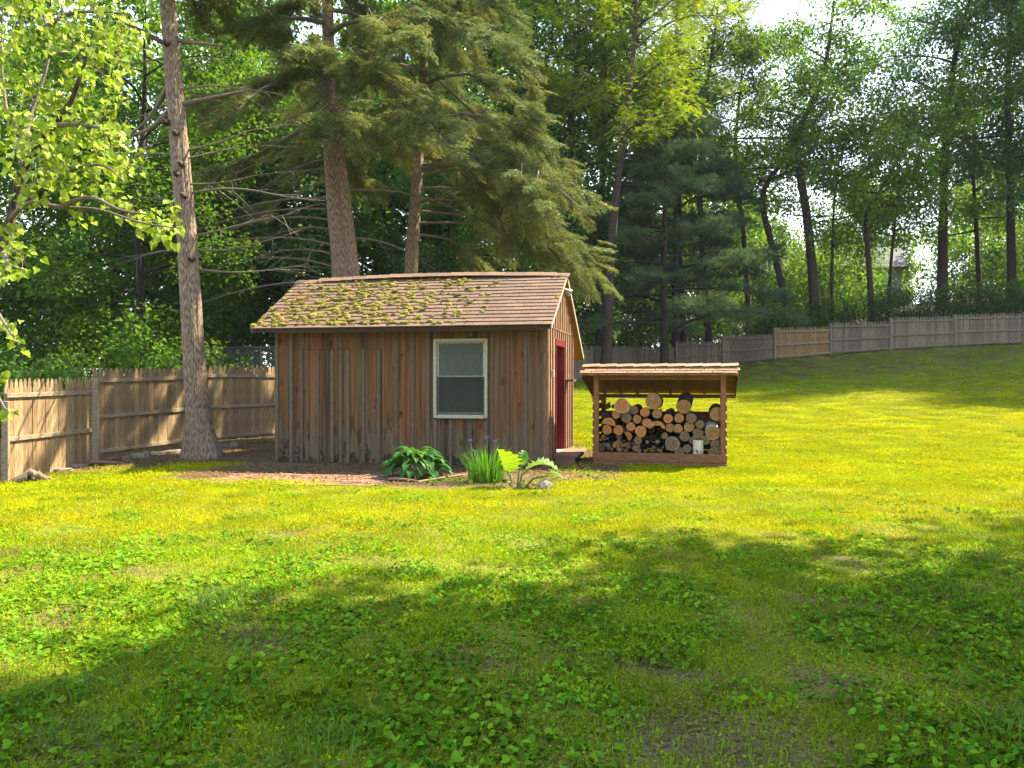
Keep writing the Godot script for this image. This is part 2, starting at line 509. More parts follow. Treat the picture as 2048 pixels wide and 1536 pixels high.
# spec: h, r, clump, tint, spread, from (share of height where limbs start), limbs, reach, rise (up slope of limbs), droop,
# per (clumps per limb), size, bark, path (control points, world, optional), side (Vector2 favoured direction), bare (limbs without leaves below from)
func tree(called: String, base: Vector3, s: Dictionary) -> Node3D:
	var root := thing(called, base)
	var ctrl := []
	if s.has("path"):
		for p in s.path: ctrl.append(p - base)
	else:
		var lean: Vector3 = s.get("lean", Vector3(rnd(-0.04, 0.04), 0, rnd(-0.04, 0.04)))
		for i in 7:
			var t := i / 6.0
			ctrl.append(lean * (s.h * t) + Vector3(rnd(-1, 1), 0, rnd(-1, 1)) * 0.018 * s.h * t + Vector3.UP * (s.h * t))
	ctrl[0] = ctrl[0] + Vector3.DOWN * 0.25
	var nseg: int = s.get("segments", 12)
	var path := smooth_path(ctrl, nseg)
	var rad := []
	for i in path.size():
		var t := float(i) / nseg
		rad.append(s.r * (pow(1.0 - t * 0.93, 0.8)) * (1.0 + 0.55 * exp(-t * nseg * 1.3)))
	var mb := MB.new()
	mb.tube(path, rad, s.get("sides", 9), false)
	put("trunk", mb.mesh(), M[s.bark], root)
	var xfs := [[], [], []]
	var tints := [[], [], []]
	var limbs: int = s.limbs
	var turn := rnd(0, TAU)
	var conifer: bool = s.clump in ["hemlock", "pine"]
	for i in limbs:
		var u := (i + rnd(0.1, 0.9)) / limbs
		var t: float = lerpf(s.from, 0.985, pow(u, s.get("crowding", 0.9)))
		var o := polyline_at(path, t)
		turn += 2.4 + rnd(-0.4, 0.4)
		var dir := Vector3(cos(turn), 0, sin(turn))
		if s.has("side"):
			dir = (dir + Vector3(s.side.x, 0, s.side.y) * rnd(0.2, 1.0)).normalized()
		var shape: float = (1.0 - 0.82 * u) if conifer else (0.5 + 1.15 * u - 1.25 * u * u)
		var len_: float = s.reach * maxf(shape, 0.2) * rnd(0.75, 1.2)
		var rise: float = s.rise * rnd(0.6, 1.4) * (1.0 if conifer else (0.5 + u))
		var pts := []
		var rr := []
		var wob := rand_dir() * 0.12 * len_
		var r0: float = maxf(0.02, s.r * (1.0 - t) * 0.42 + 0.022)
		for k in 6:
			var q := k / 5.0
			pts.append(o + dir * len_ * q + Vector3.UP * (rise * len_ * q - s.droop * len_ * q * q) + wob * sin(q * PI))
			rr.append(r0 * (1.0 - 0.82 * q))
		var lb := MB.new()
		lb.tube(pts, rr, 5, false)
		var bare: bool = s.has("bare") and t < s.bare
		var nsub := 7 if bare else 5
		for k in nsub:
			var q := rnd(0.2, 0.97)
			var a := polyline_at(pts, q)
			var sd := dir.rotated(Vector3.UP, (1.0 if k % 2 else -1.0) * rnd(0.4, 1.1))
			var sl := len_ * rnd(0.18, 0.38) * (1.25 - 0.7 * q)
			var e1 := a + sd * sl * 0.5 + Vector3.UP * sl * (rise * 0.5 + (0.0 if conifer else 0.12)) 
			var e2: Vector3 = a + sd * sl + Vector3.UP * sl * (rise * 0.5 - s.droop * 0.8 + (0.0 if conifer else 0.15))
			lb.tube([a, e1, e2], [r0 * 0.3, r0 * 0.2, 0.004], 3, false)
			if bare: continue
			var many: int = maxi(1, int(s.per / nsub * 0.75))
			for j in many:
				var w := rnd(0.15, 1.05)
				var p: Vector3 = a.lerp(e2, w) + rand_dir() * (0.14 if conifer else 0.55) * s.size
				add_clump(xfs, tints, s, p, (e2 - a).normalized(), conifer)
		if not bare:
			for j in maxi(1, int(s.per * 0.3)):
				var w := rnd(0.35, 1.0)
				add_clump(xfs, tints, s, polyline_at(pts, w) + rand_dir() * (0.2 if conifer else 0.6) * s.size, dir, conifer)
		put("branch", lb.mesh(), M[s.get("limbbark", s.bark)], root)
	for k in 3:
		if xfs[k].size():
			var cr := scatter("crown", clumps["%s%d" % [s.clump, k]], M["needle" if conifer else "leaf"], root, xfs[k], tints[k])
			cr.set_meta("kind", "stuff")
	return root

func add_clump(xfs: Array, tints: Array, s: Dictionary, p: Vector3, along: Vector3, conifer: bool) -> void:
	var b: Basis
	var sz: float = s.size * rnd(0.75, 1.3)
	if conifer:
		var x := (along + rand_dir() * 0.35).normalized()
		x.y = clampf(x.y, -0.6, 0.35)
		x = x.normalized()
		var z := x.cross(Vector3.UP).normalized().rotated(x, rnd(-0.5, 0.5))
		b = Basis(x, z.cross(x), z).scaled_local(Vector3(sz, sz, sz * rnd(0.8, 1.2)))
	else:
		b = Basis(Vector3.UP, rnd(0, TAU)).rotated(rand_dir(), rnd(0, 0.5)).scaled(Vector3.ONE * sz)
	var k := rng.randi() % 3
	xfs[k].append(Transform3D(b, p))
	var c: Color = s.tint
	var f := rnd(0.72, 1.28)
	var hue: float = s.get("yellow", 0.12) * rnd(-1, 1)      # clumps differ at random, wherever they hang
	tints[k].append(Color(c.r * f * (1.0 + hue), c.g * f, c.b * f * (1.0 - hue)))

# ------------------------------------------------------------------ the shed
const SL := 5.0      # length
const SW := 3.13     # width
const EAVE := 2.41
const RIDGE := 3.50
const SLOPE := 0.574

func wall_x(px: float) -> float:      # place along the long wall for a bearing
	var k := (px - 1024.0) / FOCAL
	return SL * 0.5 - (0.60 - 13.5 * k) / (0.978 + 0.208 * k)

func gable_z(px: float) -> float:     # place along the door gable for a bearing
	var k := (px - 1024.0) / FOCAL
	return SW * 0.5 - (13.5 * k - 0.60) / (0.208 - 0.978 * k)

func wall_piece(called: String, x0: float, x1: float, y0: float, y1: float, z0: float, z1: float, parent: Node) -> void:
	# an upright board of the long wall; its uv is its place on the wall
	var b := MB.new()
	b.has_uv = true
	var bev := minf(0.004, (x1 - x0) * 0.2)
	var prof := [Vector2(x0, z0), Vector2(x1, z0), Vector2(x1, z1 - bev), Vector2(x1 - bev, z1), Vector2(x0 + bev, z1), Vector2(x0, z1 - bev)]
	var uvf := func(x: float, y: float) -> Vector2: return Vector2((x + SL * 0.5) / SL, 1.0 - y / 2.45)
	for i in prof.size():
		var p: Vector2 = prof[i]
		var q: Vector2 = prof[(i + 1) % prof.size()]
		var a := Vector3(p.x, y0, p.y)
		var d := Vector3(q.x, y0, q.y)
		var e := Vector3(q.x, y1, q.y)
		var f := Vector3(p.x, y1, p.y)
		var ua: Vector2 = uvf.call(p.x, y0)
		var ud: Vector2 = uvf.call(q.x, y0)
		var ue: Vector2 = uvf.call(q.x, y1)
		var uf: Vector2 = uvf.call(p.x, y1)
		b.triuv(a, d, e, ua, ud, ue)
		b.triuv(a, e, f, ua, ue, uf)
	for y in [y0, y1]:
		for i in range(1, prof.size() - 1):
			var p0 := Vector3(prof[0].x, y, prof[0].y)
			var p1 := Vector3(prof[i].x, y, prof[i].y)
			var p2 := Vector3(prof[i + 1].x, y, prof[i + 1].y)
			var u := Vector2((x0 + x1) * 0.5 / SL + 0.5, 1.0 - y / 2.45)
			if y == y1: b.triuv(p0, p1, p2, u, u, u)
			else: b.triuv(p0, p2, p1, u, u, u)
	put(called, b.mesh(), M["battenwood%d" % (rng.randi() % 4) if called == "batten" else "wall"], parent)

func bar(called: String, o: Vector3, s: Vector3, m: String, parent: Node, basis := Basis.IDENTITY, bevel := 0.004) -> MeshInstance3D:
	var b := MB.new()
	b.box(Vector3.ZERO, s, Basis.IDENTITY, bevel)
	return put(called, b.mesh(), M[m], parent, Transform3D(basis, o))

func build_shed() -> void:
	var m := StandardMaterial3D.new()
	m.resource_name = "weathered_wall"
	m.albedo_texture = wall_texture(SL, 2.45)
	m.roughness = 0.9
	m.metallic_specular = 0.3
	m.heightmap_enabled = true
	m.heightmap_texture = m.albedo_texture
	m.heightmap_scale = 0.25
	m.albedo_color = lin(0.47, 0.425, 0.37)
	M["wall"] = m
	var th := deg_to_rad(12.0)
	var c := Vector2(0.60, 13.5) + Vector2(-cos(th), sin(th)) * SL * 0.5 + Vector2(sin(th), cos(th)) * SW * 0.5
	var shed := thing("garden_shed", Vector3(c.x, 0.0, -c.y), -th)
	tag(shed, "weathered brown board and batten garden shed with mossy shingled gable roof and red door", "shed")
	var zf := SW * 0.5
	# ---- long wall: boards, split round the window and the old door leaf
	var wx0 := wall_x(868)
	var wx1 := wall_x(975)
	var wy0 := 0.86
	var wy1 := 2.21
	var dx0 := wall_x(602)
	var dx1 := wall_x(763)
	var dtop := 2.05
	var edges := [-SL * 0.5]
	for z in [190, 243, 300]: edges.append(wall_x(500 + 0.3418 * z))
	for z in [805, 858, 910, 955, 1000, 1042]: edges.append(wall_x(500 + 0.3418 * z))
	edges.append(wx0)
	for z in [1175, 1290]: edges.append(wall_x(500 + 0.3418 * z))
	edges.append(wx1)
	for z in [1418, 1465, 1510, 1562, 1613, 1662]: edges.append(wall_x(500 + 0.3418 * z))
	edges.append(SL * 0.5)
	for i in edges.size() - 1:
		var a: float = edges[i] + 0.001
		var b: float = edges[i + 1] - 0.001
		var off := rnd(-0.003, 0.003)
		if i == 3:      # over and in the old door opening
			var above := [a, wall_x(500 + 0.3418 * 385), wall_x(500 + 0.3418 * 535), wall_x(500 + 0.3418 * 685), b]
			for k in 4: wall_piece("board", above[k] + 0.001, above[k + 1] - 0.001, dtop + 0.006, EAVE, zf - 0.022, zf + rnd(-0.002, 0.002), shed)
			wall_piece("board", dx1 + 0.01, b, -0.02, dtop + 0.004, zf - 0.022, zf, shed)
			continue
		var mid := (a + b) * 0.5
		if mid > wx0 and mid < wx1:
			wall_piece("board", a, b, wy1 + 0.001, EAVE, zf - 0.022, zf + off, shed)
			wall_piece("board", a, b, rnd(0.03, 0.05), wy0 - 0.001, zf - 0.022, zf + off, shed)
		else:
			wall_piece("board", a, b, rnd(0.0, 0.04), EAVE, zf - 0.022, zf + off, shed)
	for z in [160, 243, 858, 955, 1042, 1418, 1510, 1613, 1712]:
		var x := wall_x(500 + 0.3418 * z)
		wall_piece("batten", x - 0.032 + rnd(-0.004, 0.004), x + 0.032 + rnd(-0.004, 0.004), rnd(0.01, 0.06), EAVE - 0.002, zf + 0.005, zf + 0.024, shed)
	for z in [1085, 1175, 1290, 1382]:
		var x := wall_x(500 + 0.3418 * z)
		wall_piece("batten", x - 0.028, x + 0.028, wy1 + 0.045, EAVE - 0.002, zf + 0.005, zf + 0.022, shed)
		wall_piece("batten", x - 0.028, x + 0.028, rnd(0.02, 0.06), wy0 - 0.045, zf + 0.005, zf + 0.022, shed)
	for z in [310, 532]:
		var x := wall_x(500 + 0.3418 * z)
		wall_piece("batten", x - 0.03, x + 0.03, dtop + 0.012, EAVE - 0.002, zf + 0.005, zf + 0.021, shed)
	# the old plank door, closed flush in the wall
	var leafdoor := Node3D.new()
	leafdoor.name = "plank_door"
	shed.add_child(leafdoor)
	leafdoor.set_meta("label", "old plank door flush with the long wall, blackened along its foot")
	var dcuts := [dx0, wall_x(500 + 0.3418 * 400), wall_x(500 + 0.3418 * 483), wall_x(500 + 0.3418 * 575), wall_x(500 + 0.3418 * 665), dx1]
	for i in 5:
		wall_piece("plank", dcuts[i] + 0.0015, dcuts[i + 1] - 0.0015, rnd(-0.01, 0.02), dtop, zf - 0.018, zf + 0.004 + rnd(-0.002, 0.002), leafdoor)
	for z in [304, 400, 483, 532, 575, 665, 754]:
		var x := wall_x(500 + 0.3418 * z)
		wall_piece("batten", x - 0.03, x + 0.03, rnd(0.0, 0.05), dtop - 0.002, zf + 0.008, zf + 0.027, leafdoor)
	# ---- plain walls out of sight, floor, inner ceiling of the eave
	bar("wall", Vector3(0, 1.26, -zf + 0.02), Vector3(SL - 0.1, 2.52, 0.04), "gable1", shed)
	bar("wall", Vector3(-SL * 0.5 + 0.02, 1.2, 0), Vector3(0.04, 2.4, SW - 0.1), "gable3", shed)
	var lg := MB.new()
	prism_x(lg, [Vector2(-zf + 0.02, 2.4), Vector2(zf - 0.02, 2.4), Vector2(zf - 0.02, RIDGE - 0.07 - SLOPE * (zf - 0.02)), Vector2(0, RIDGE - 0.07), Vector2(-zf + 0.02, RIDGE - 0.07 - SLOPE * (zf - 0.02))], -SL * 0.5 + 0.002, -SL * 0.5 + 0.038)
	put("gable_wall", lg.mesh(), M["gable3"], shed)
	bar("floor", Vector3(0, 0.06, 0), Vector3(SL - 0.12, 0.06, SW - 0.14), "deck", shed)
	bar("corner_board", Vector3(SL * 0.5 - 0.03, EAVE * 0.5 + 0.01, zf + 0.014), Vector3(0.075, EAVE - 0.03, 0.022), "gable1", shed)
	# ---- door gable
	var xg := SL * 0.5
	var door0 := gable_z(1110)
	var door1 := gable_z(1128)
	var dh0 := 0.19
	var dh1 := 2.19
	var cuts := []
	var k := zf
	while k > -zf + 0.05:
		cuts.append(k)
		k -= 0.262
	cuts.append(-zf)
	var top_at := func(z: float) -> float: return RIDGE - 0.10 - SLOPE * absf(z)
	for i in cuts.size() - 1:
		var z1: float = cuts[i] - 0.0015
		var z0: float = cuts[i + 1] + 0.0015
		var segs := [[z0, z1, 0.0, EAVE]]
		if z0 < door0 and z1 > door1:
			segs = [[z0, z1, dh1, EAVE]]
			if z1 > door0 + 0.01: segs.append([door0, z1, 0.0, dh1])
			if z0 < door1 - 0.01: segs.append([z0, door1, 0.0, dh1])
			segs.append([maxf(z0, door1), minf(z1, door0), 0.0, dh0 - 0.05])
		for sgm in segs:
			bar("board", Vector3(xg - 0.011, (sgm[2] + sgm[3]) * 0.5, (sgm[0] + sgm[1]) * 0.5), Vector3(0.022, sgm[3] - sgm[2] - 0.002, sgm[1] - sgm[0]), "gable%d" % (rng.randi() % 4), shed, Basis.IDENTITY, 0.002)
		# upper boards up to the rake, standing a little proud
		var hb := MB.new()
		var ha: float = top_at.call(z0)
		var hc: float = top_at.call(z1)
		var pts := [Vector2(z0, EAVE + 0.004), Vector2(z1, EAVE + 0.004), Vector2(z1, hc), Vector2(z0, ha)]
		if z0 < 0 and z1 > 0:
			pts = [Vector2(z0, EAVE + 0.004), Vector2(z1, EAVE + 0.004), Vector2(z1, hc), Vector2(0, top_at.call(0.0)), Vector2(z0, ha)]
		prism_x(hb, pts, xg - 0.008, xg + 0.012)
		put("board", hb.mesh(), M["gable%d" % (rng.randi() % 4)], shed)
	for i in range(1, cuts.size() - 1):
		var z: float = cuts[i]
		bar("batten", Vector3(xg + 0.022, (EAVE + 0.02 + top_at.call(z)) * 0.5, z), Vector3(0.02, top_at.call(z) - EAVE - 0.03, 0.055), "gable%d" % (rng.randi() % 4), shed)
		if z < door0 + 0.03 and z > door1 - 0.03:
			bar("batten", Vector3(xg + 0.011, (dh1 + 0.07 + EAVE) * 0.5, z), Vector3(0.02, EAVE - dh1 - 0.08, 0.055), "gable%d" % (rng.randi() % 4), shed)
		else:
			bar("batten", Vector3(xg + 0.011, EAVE * 0.5, z), Vector3(0.02, EAVE - 0.02, 0.055), "gable%d" % (rng.randi() % 4), shed)
	bar("batten", Vector3(xg + 0.011, EAVE * 0.5, zf - 0.03), Vector3(0.02, EAVE - 0.02, 0.06), "gable2", shed)
	bar("batten", Vector3(xg + 0.011, EAVE * 0.5, -zf + 0.03), Vector3(0.02, EAVE - 0.02, 0.06), "gable2", shed)
	# red door set back in its frame
	var dm := (door0 + door1) * 0.5
	var dw := door0 - door1
	var frame := Node3D.new()
	frame.name = "door_frame"
	shed.add_child(frame)
	for zz in [door0 - 0.03, door1 + 0.03]:
		bar("jamb", Vector3(xg - 0.075, (dh0 + dh1) * 0.5, zz), Vector3(0.19, dh1 - dh0, 0.055), "red", frame)
	bar("lintel", Vector3(xg - 0.075, dh1 - 0.03, dm), Vector3(0.192, 0.055, dw - 0.115), "red", frame)
	for q in 3: bar("head_trim", Vector3(xg + 0.012, dh1 + 0.03, dm + (q - 1) * dw * 0.32), Vector3(0.022, 0.07, dw * 0.3), "red", frame)
	bar("sill", Vector3(xg - 0.03, dh0 - 0.022, dm), Vector3(0.24, 0.04, dw - 0.02), "cream", frame)
	var door := Node3D.new()
	door.name = "door"
	shed.add_child(door)
	var ddx := xg - 0.15
	bar("door_leaf", Vector3(ddx, (dh0 + dh1) * 0.5 - 0.012, dm), Vector3(0.04, dh1 - dh0 - 0.04, dw - 0.125), "red", door)
	for yy in [0.45, 0.98]:
		for zz in [-0.22, 0.22]:
			bar("door_panel", Vector3(ddx + 0.022, dh0 + yy, dm + zz * dw), Vector3(0.012, 0.4, dw * 0.32), "red", door, Basis.IDENTITY, 0.005)
	var fan := MB.new()      # half round light at the head of the door
	var fpts := []
	for q in 15:
		var a := PI * q / 14.0
		fpts.append(Vector2(dm - cos(a) * dw * 0.34, dh0 + 1.50 + sin(a) * 0.32))
	prism_x(fan, fpts, ddx + 0.021, ddx + 0.027)
	put("fanlight", fan.mesh(), M["cream"], door)
	var knob := MB.new()
	knob.tube([Vector3(0, 0, 0), Vector3(0.03, 0, 0), Vector3(0.04, 0, 0), Vector3(0.06, 0, 0)], [0.012, 0.012, 0.028, 0.02], 10)
	put("door_knob", knob.mesh(), M["metal"], door, Transform3D(Basis.IDENTITY, Vector3(ddx + 0.02, 1.12, door0 - 0.13)))
	bar("switch_box", Vector3(xg + 0.035, 1.62, gable_z(1101.5)), Vector3(0.05, 0.12, 0.075), "cream", shed)
	# lamp under the peak
	var lamp := MB.new()
	lamp.tube([Vector3(0, 0, 0), Vector3(0.05, 0.0, 0.0), Vector3(0.07, -0.01, 0), Vector3(0.15, -0.06, 0.0), Vector3(0.17, -0.075, 0)], [0.045, 0.045, 0.03, 0.07, 0.075], 12)
	put("floodlight", lamp.mesh(), M["cream"], shed, Transform3D(Basis.IDENTITY, Vector3(xg + 0.012, 3.2, 0.06)))
	# ---- window
	var win := Node3D.new()
	win.name = "window"
	shed.add_child(win)
	var wm := (wx0 + wx1) * 0.5
	var ww := wx1 - wx0
	var zo := zf + 0.022
	for sx in [-1, 1]:
		bar("frame", Vector3(wm + sx * (ww * 0.5 - 0.022), (wy0 + wy1) * 0.5, zf - 0.01), Vector3(0.05, wy1 - wy0 + 0.02, 0.09), "cream", win)
	bar("frame", Vector3(wm, wy1 - 0.015, zf - 0.01), Vector3(ww - 0.096, 0.05, 0.09), "cream", win)
	bar("sill", Vector3(wm, wy0 + 0.015, zf + 0.003), Vector3(ww - 0.096, 0.06, 0.11), "cream", win)
	var ymid := 1.49 + (762 - 753) * 0.00864
	for up in 2:
		var y0: float = ymid - 0.012 if up else wy0 + 0.046
		var y1: float = wy1 - 0.042 if up else ymid + 0.012
		var zz := zf - 0.018 if up else zf - 0.034
		var sash := Node3D.new()
		sash.name = "sash"
		win.add_child(sash, true)
		for sx in [-1, 1]:
			bar("stile", Vector3(wm + sx * (ww * 0.5 - 0.066), (y0 + y1) * 0.5, zz), Vector3(0.034, y1 - y0, 0.016), "cream", sash, Basis.IDENTITY, 0.003)
		bar("rail", Vector3(wm, y1 - 0.013, zz), Vector3(ww - 0.168, 0.024, 0.016), "cream", sash, Basis.IDENTITY, 0.003)
		bar("rail", Vector3(wm, y0 + (0.024 if up == 0 else 0.012), zz), Vector3(ww - 0.168, 0.046 if up == 0 else 0.022, 0.016), "cream", sash, Basis.IDENTITY, 0.003)
		var g := MB.new()
		g.quad(Vector3(wm - ww * 0.5 + 0.083, y0 + 0.02, zz), Vector3(wm + ww * 0.5 - 0.083, y0 + 0.02, zz), Vector3(wm + ww * 0.5 - 0.083, y1 - 0.02, zz), Vector3(wm - ww * 0.5 + 0.083, y1 - 0.02, zz))
		put("pane", g.mesh(), M["glass"], sash)
	var sc := MB.new()
	sc.quad(Vector3(wm - ww * 0.5 + 0.05, wy0 + 0.05, zf - 0.006), Vector3(wm + ww * 0.5 - 0.05, wy0 + 0.05, zf - 0.006), Vector3(wm + ww * 0.5 - 0.05, ymid, zf - 0.006), Vector3(wm - ww * 0.5 + 0.05, ymid, zf - 0.006))
	put("insect_screen", sc.mesh(), M["insect_screen"], win)
	# a shelf inside that shows dimly through the panes
	bar("inner_shelf", Vector3(wm + 0.5, 1.5, -0.6), Vector3(2.4, 0.04, 0.4), "deck", shed)
	# ---- roof
	var x0 := -SL * 0.5 - 0.30
	var x1 := SL * 0.5 + 0.10
	var zfe := zf + 0.30
	var zbe := -zf - 1.0
	var deckb := MB.new()
	prism_x(deckb, [Vector2(zbe, RIDGE + SLOPE * zbe - 0.055), Vector2(0, RIDGE - 0.055), Vector2(0, RIDGE - 0.012), Vector2(zbe, RIDGE + SLOPE * zbe - 0.012)], x0, x1)
	put("roof_deck", deckb.mesh(), M["soffit"], shed)
	var deckf := MB.new()
	prism_x(deckf, [Vector2(0, RIDGE - 0.055), Vector2(zfe, RIDGE - SLOPE * zfe - 0.055), Vector2(zfe, RIDGE - SLOPE * zfe - 0.012), Vector2(0, RIDGE - 0.012)], x0, x1)
	put("roof_deck", deckf.mesh(), M["soffit"], shed)
	bar("fascia", Vector3((x0 + x1) * 0.5, RIDGE - SLOPE * zfe - 0.045, zfe + 0.012), Vector3(x1 - x0, 0.07, 0.022), "fascia", shed)
	bar("soffit", Vector3((x0 + x1) * 0.5 - 0.04, EAVE + 0.004, zf + 0.15), Vector3(x1 - x0 - 0.12, 0.012, 0.28), "frieze", shed)
	bar("frieze_board", Vector3(0, EAVE - 0.03, zf + 0.034), Vector3(SL - 0.02, 0.05, 0.014), "frieze", shed)
	var ang := atan(SLOPE)
	var cosa := cos(ang)
	# rake boards along the gable edge, and the back overhang
	for sd in [[0.0, zfe], [zbe, 0.0]]:
		var za: float = sd[0]
		var zb: float = sd[1]
		for e in [x0 - 0.010, x1 + 0.010]:
			var rk := MB.new()
			prism_x(rk, [Vector2(za, RIDGE - SLOPE * absf(za) - 0.085), Vector2(zb, RIDGE - SLOPE * absf(zb) - 0.085), Vector2(zb, RIDGE - SLOPE * absf(zb) + 0.006), Vector2(za, RIDGE - SLOPE * absf(za) + 0.006)], e - 0.009, e + 0.009)
			put("rake_board", rk.mesh(), M["rake"], shed)
	bar("back_fascia", Vector3((x0 + x1) * 0.5, RIDGE + SLOPE * zbe - 0.045, zbe - 0.012), Vector3(x1 - x0, 0.09, 0.022), "soffit", shed)
	# shingles of the front slope, one by one
	var rows := 15
	var run := (zfe + 0.03) / cosa
	var expo := run / rows
	var tabs := 18
	var tw := (x1 - x0 + 0.05) / tabs
	var variants := []
	for i in 4:
		var tb := MB.new()
		var hw := tw * 0.5 - 0.003
		tb.box(Vector3.ZERO, Vector3(hw * 2, 0.017, expo * 1.18), Basis.IDENTITY, 0.0015)
		variants.append(tb.mesh())
	for r in rows:
		for i in tabs:
			var s := run - (r + 0.5) * expo      # along the slope from the ridge
			var jx: float = x0 - 0.025 + tw * (i + 0.5) + (0.0 if r % 2 else -tw * 0.5) + rnd(-0.004, 0.004)
			var b := Basis(Vector3.RIGHT, ang - 0.10 + rnd(-0.012, 0.012)).rotated(Vector3.UP, rnd(-0.008, 0.008))
			var wide := 1.0
			if r % 2 == 0 and i == 0:
				jx += tw * 0.25; wide = 0.5
			var y := RIDGE - sin(ang) * s + 0.008 + rnd(0, 0.003)
			put("shingle", variants[i % 4], M["shingle%d" % (rng.randi() % 4)], shed, Transform3D(b.scaled_local(Vector3(wide, 1, 1)), Vector3(jx, y, cosa * s)))
		if r % 2 == 0:
			var s2 := run - (r + 0.5) * expo
			put("shingle", variants[0], M["shingle%d" % (rng.randi() % 4)], shed, Transform3D(Basis(Vector3.RIGHT, ang - 0.10).scaled_local(Vector3(0.5, 1, 1)), Vector3(x1 + 0.025 - tw * 0.25, RIDGE - sin(ang) * s2 + 0.009, cosa * s2)))
	var bs := MB.new()
	prism_x(bs, [Vector2(zbe - 0.03, RIDGE + SLOPE * zbe - 0.024), Vector2(-0.002, RIDGE - 0.008), Vector2(-0.002, RIDGE + 0.006), Vector2(zbe - 0.03, RIDGE + SLOPE * zbe - 0.006)], x0 - 0.02, x1 + 0.02)
	put("back_shingle_slope", bs.mesh(), M["shingle1"], shed)
	# ridge caps, lapped, a little sprung
	var nc := 22
	var cw := (x1 - x0 + 0.06) / nc
	for i in nc:
		var xc := x0 - 0.03 + cw * (i + 0.5)
		var lift := 0.030 + 0.05 * sin(PI * clampf((i - 1) / 19.0, 0, 1)) + rnd(0.0, 0.006)
		if i < 2 or i == nc - 1: lift = 0.012
		var cb := MB.new()
		var hw := cw * 0.66
		for sg in [-1.0, 1.0]:
			var p0 := Vector3(-hw, 0.0, 0)
			var p1 := Vector3(hw, -0.008, 0)
			var dz := Vector3(0, -0.082, sg * 0.155)
			if sg > 0:
				cb.quad(p0 + dz, p1 + dz, p1, p0)
				cb.quad(p0 + dz - Vector3(0, 0.007, 0), p0 - Vector3(0, 0.007, 0), p1 - Vector3(0, 0.007, 0), p1 + dz - Vector3(0, 0.007, 0))
				cb.quad(p0 + dz - Vector3(0, 0.007, 0), p1 + dz - Vector3(0, 0.007, 0), p1 + dz, p0 + dz)
			else:
				cb.quad(p1 + dz, p0 + dz, p0, p1)
			cb.quad(p1, p1 + dz, p1 + dz - Vector3(0, 0.007, 0), p1 - Vector3(0, 0.007, 0))
			cb.quad(p0, p0 - Vector3(0, 0.007, 0), p0 + dz - Vector3(0, 0.007, 0), p0 + dz)
		put("ridge_cap", cb.mesh(), M["shingle%d" % (rng.randi() % 4)], shed, Transform3D(Basis(Vector3.BACK, rnd(-0.01, 0.01)), Vector3(xc, RIDGE + lift + 0.012, 0)))
	# moss cushions
	var ms := MB.new()
	ms.smooth = true
	var mr := RandomNumberGenerator.new()
	mr.seed = 5
	var made := 0
	var tries := 0
	while made < 1500 and tries < 60000:
		tries += 1
		var fx := mr.randf()
		var fs := mr.randf()
		var dens := 0.0
		dens += 1.1 * exp(-pow((fx - 0.22 + 0.12 * (fs - 0.5)) / 0.17, 2.0)) * (0.55 + 0.6 * fs)
		dens += 0.40 * exp(-pow((fx - 0.5) / 0.14, 2.0))
		dens += 0.16 * exp(-pow((fx - 0.66) / 0.10, 2.0)) + 0.015
		dens *= clampf(0.5 + 2.6 * noise.get_noise_2d(fx * 2300.0, fs * 900.0), 0.0, 1.4)
		if mr.randf() > dens: continue
		made += 1
		var s := (0.04 + 0.93 * fs) * run
		var p := Vector3(lerpf(x0, x1, fx), RIDGE - sin(ang) * s + 0.020, cosa * s)
		var rad := 0.010 + 0.042 * pow(mr.randf(), 1.6) * (1.35 if mr.randf() < 0.18 else 1.0)
		var tone := mr.randf_range(0.35, 1.25)
		ms.col = Color(0.33 * tone * mr.randf_range(0.85, 1.1), 0.265 * tone, 0.035 * tone)
		var ub := Basis(Vector3.RIGHT, ang)
		var ring := []
		var ring2 := []
		var sq := mr.randf_range(0.5, 0.95)
		for q in 7:
			var a := TAU * q / 7.0
			var rr := rad * mr.randf_range(0.75, 1.25)
			ring.append(p + ub * Vector3(cos(a) * rr * 1.3, 0, sin(a) * rr))
			ring2.append(p + ub * Vector3(cos(a) * rr * 0.85, rad * sq * 0.8, sin(a) * rr * 0.62))
		var topv := p + ub * Vector3(0, rad * sq, 0)
		for q in 7:
			var q2 := (q + 1) % 7
			ms.quad(ring[q2], ring[q], ring2[q], ring2[q2])
			ms.tri(ring2[q2], ring2[q], topv)
	var mo := put("moss", ms.mesh(), M["moss"], shed)
	mo.set_meta("kind", "stuff")
	mo.set_meta("label", "yellow green moss cushions on the shingles")
	# ---- doorstep (stands on the ground beside the shed)
	var st := thing("doorstep", shed.to_global(Vector3(xg + 0.22, 0, (gable_z(1105) + gable_z(1128)) * 0.5)), -th)
	st.position.y = 0.0
	tag(st, "low reddish wooden doorstep below the red shed door", "step")
	for q in 3: bar("tread_board", Vector3(-0.13 + q * 0.14, 0.175, 0), Vector3(0.135, 0.03, 1.5), "step", st)
	for zz in [-0.62, 0.0, 0.70]: bar("riser_block", Vector3(0, 0.06, zz), Vector3(0.36, 0.2, 0.06), "step", st)

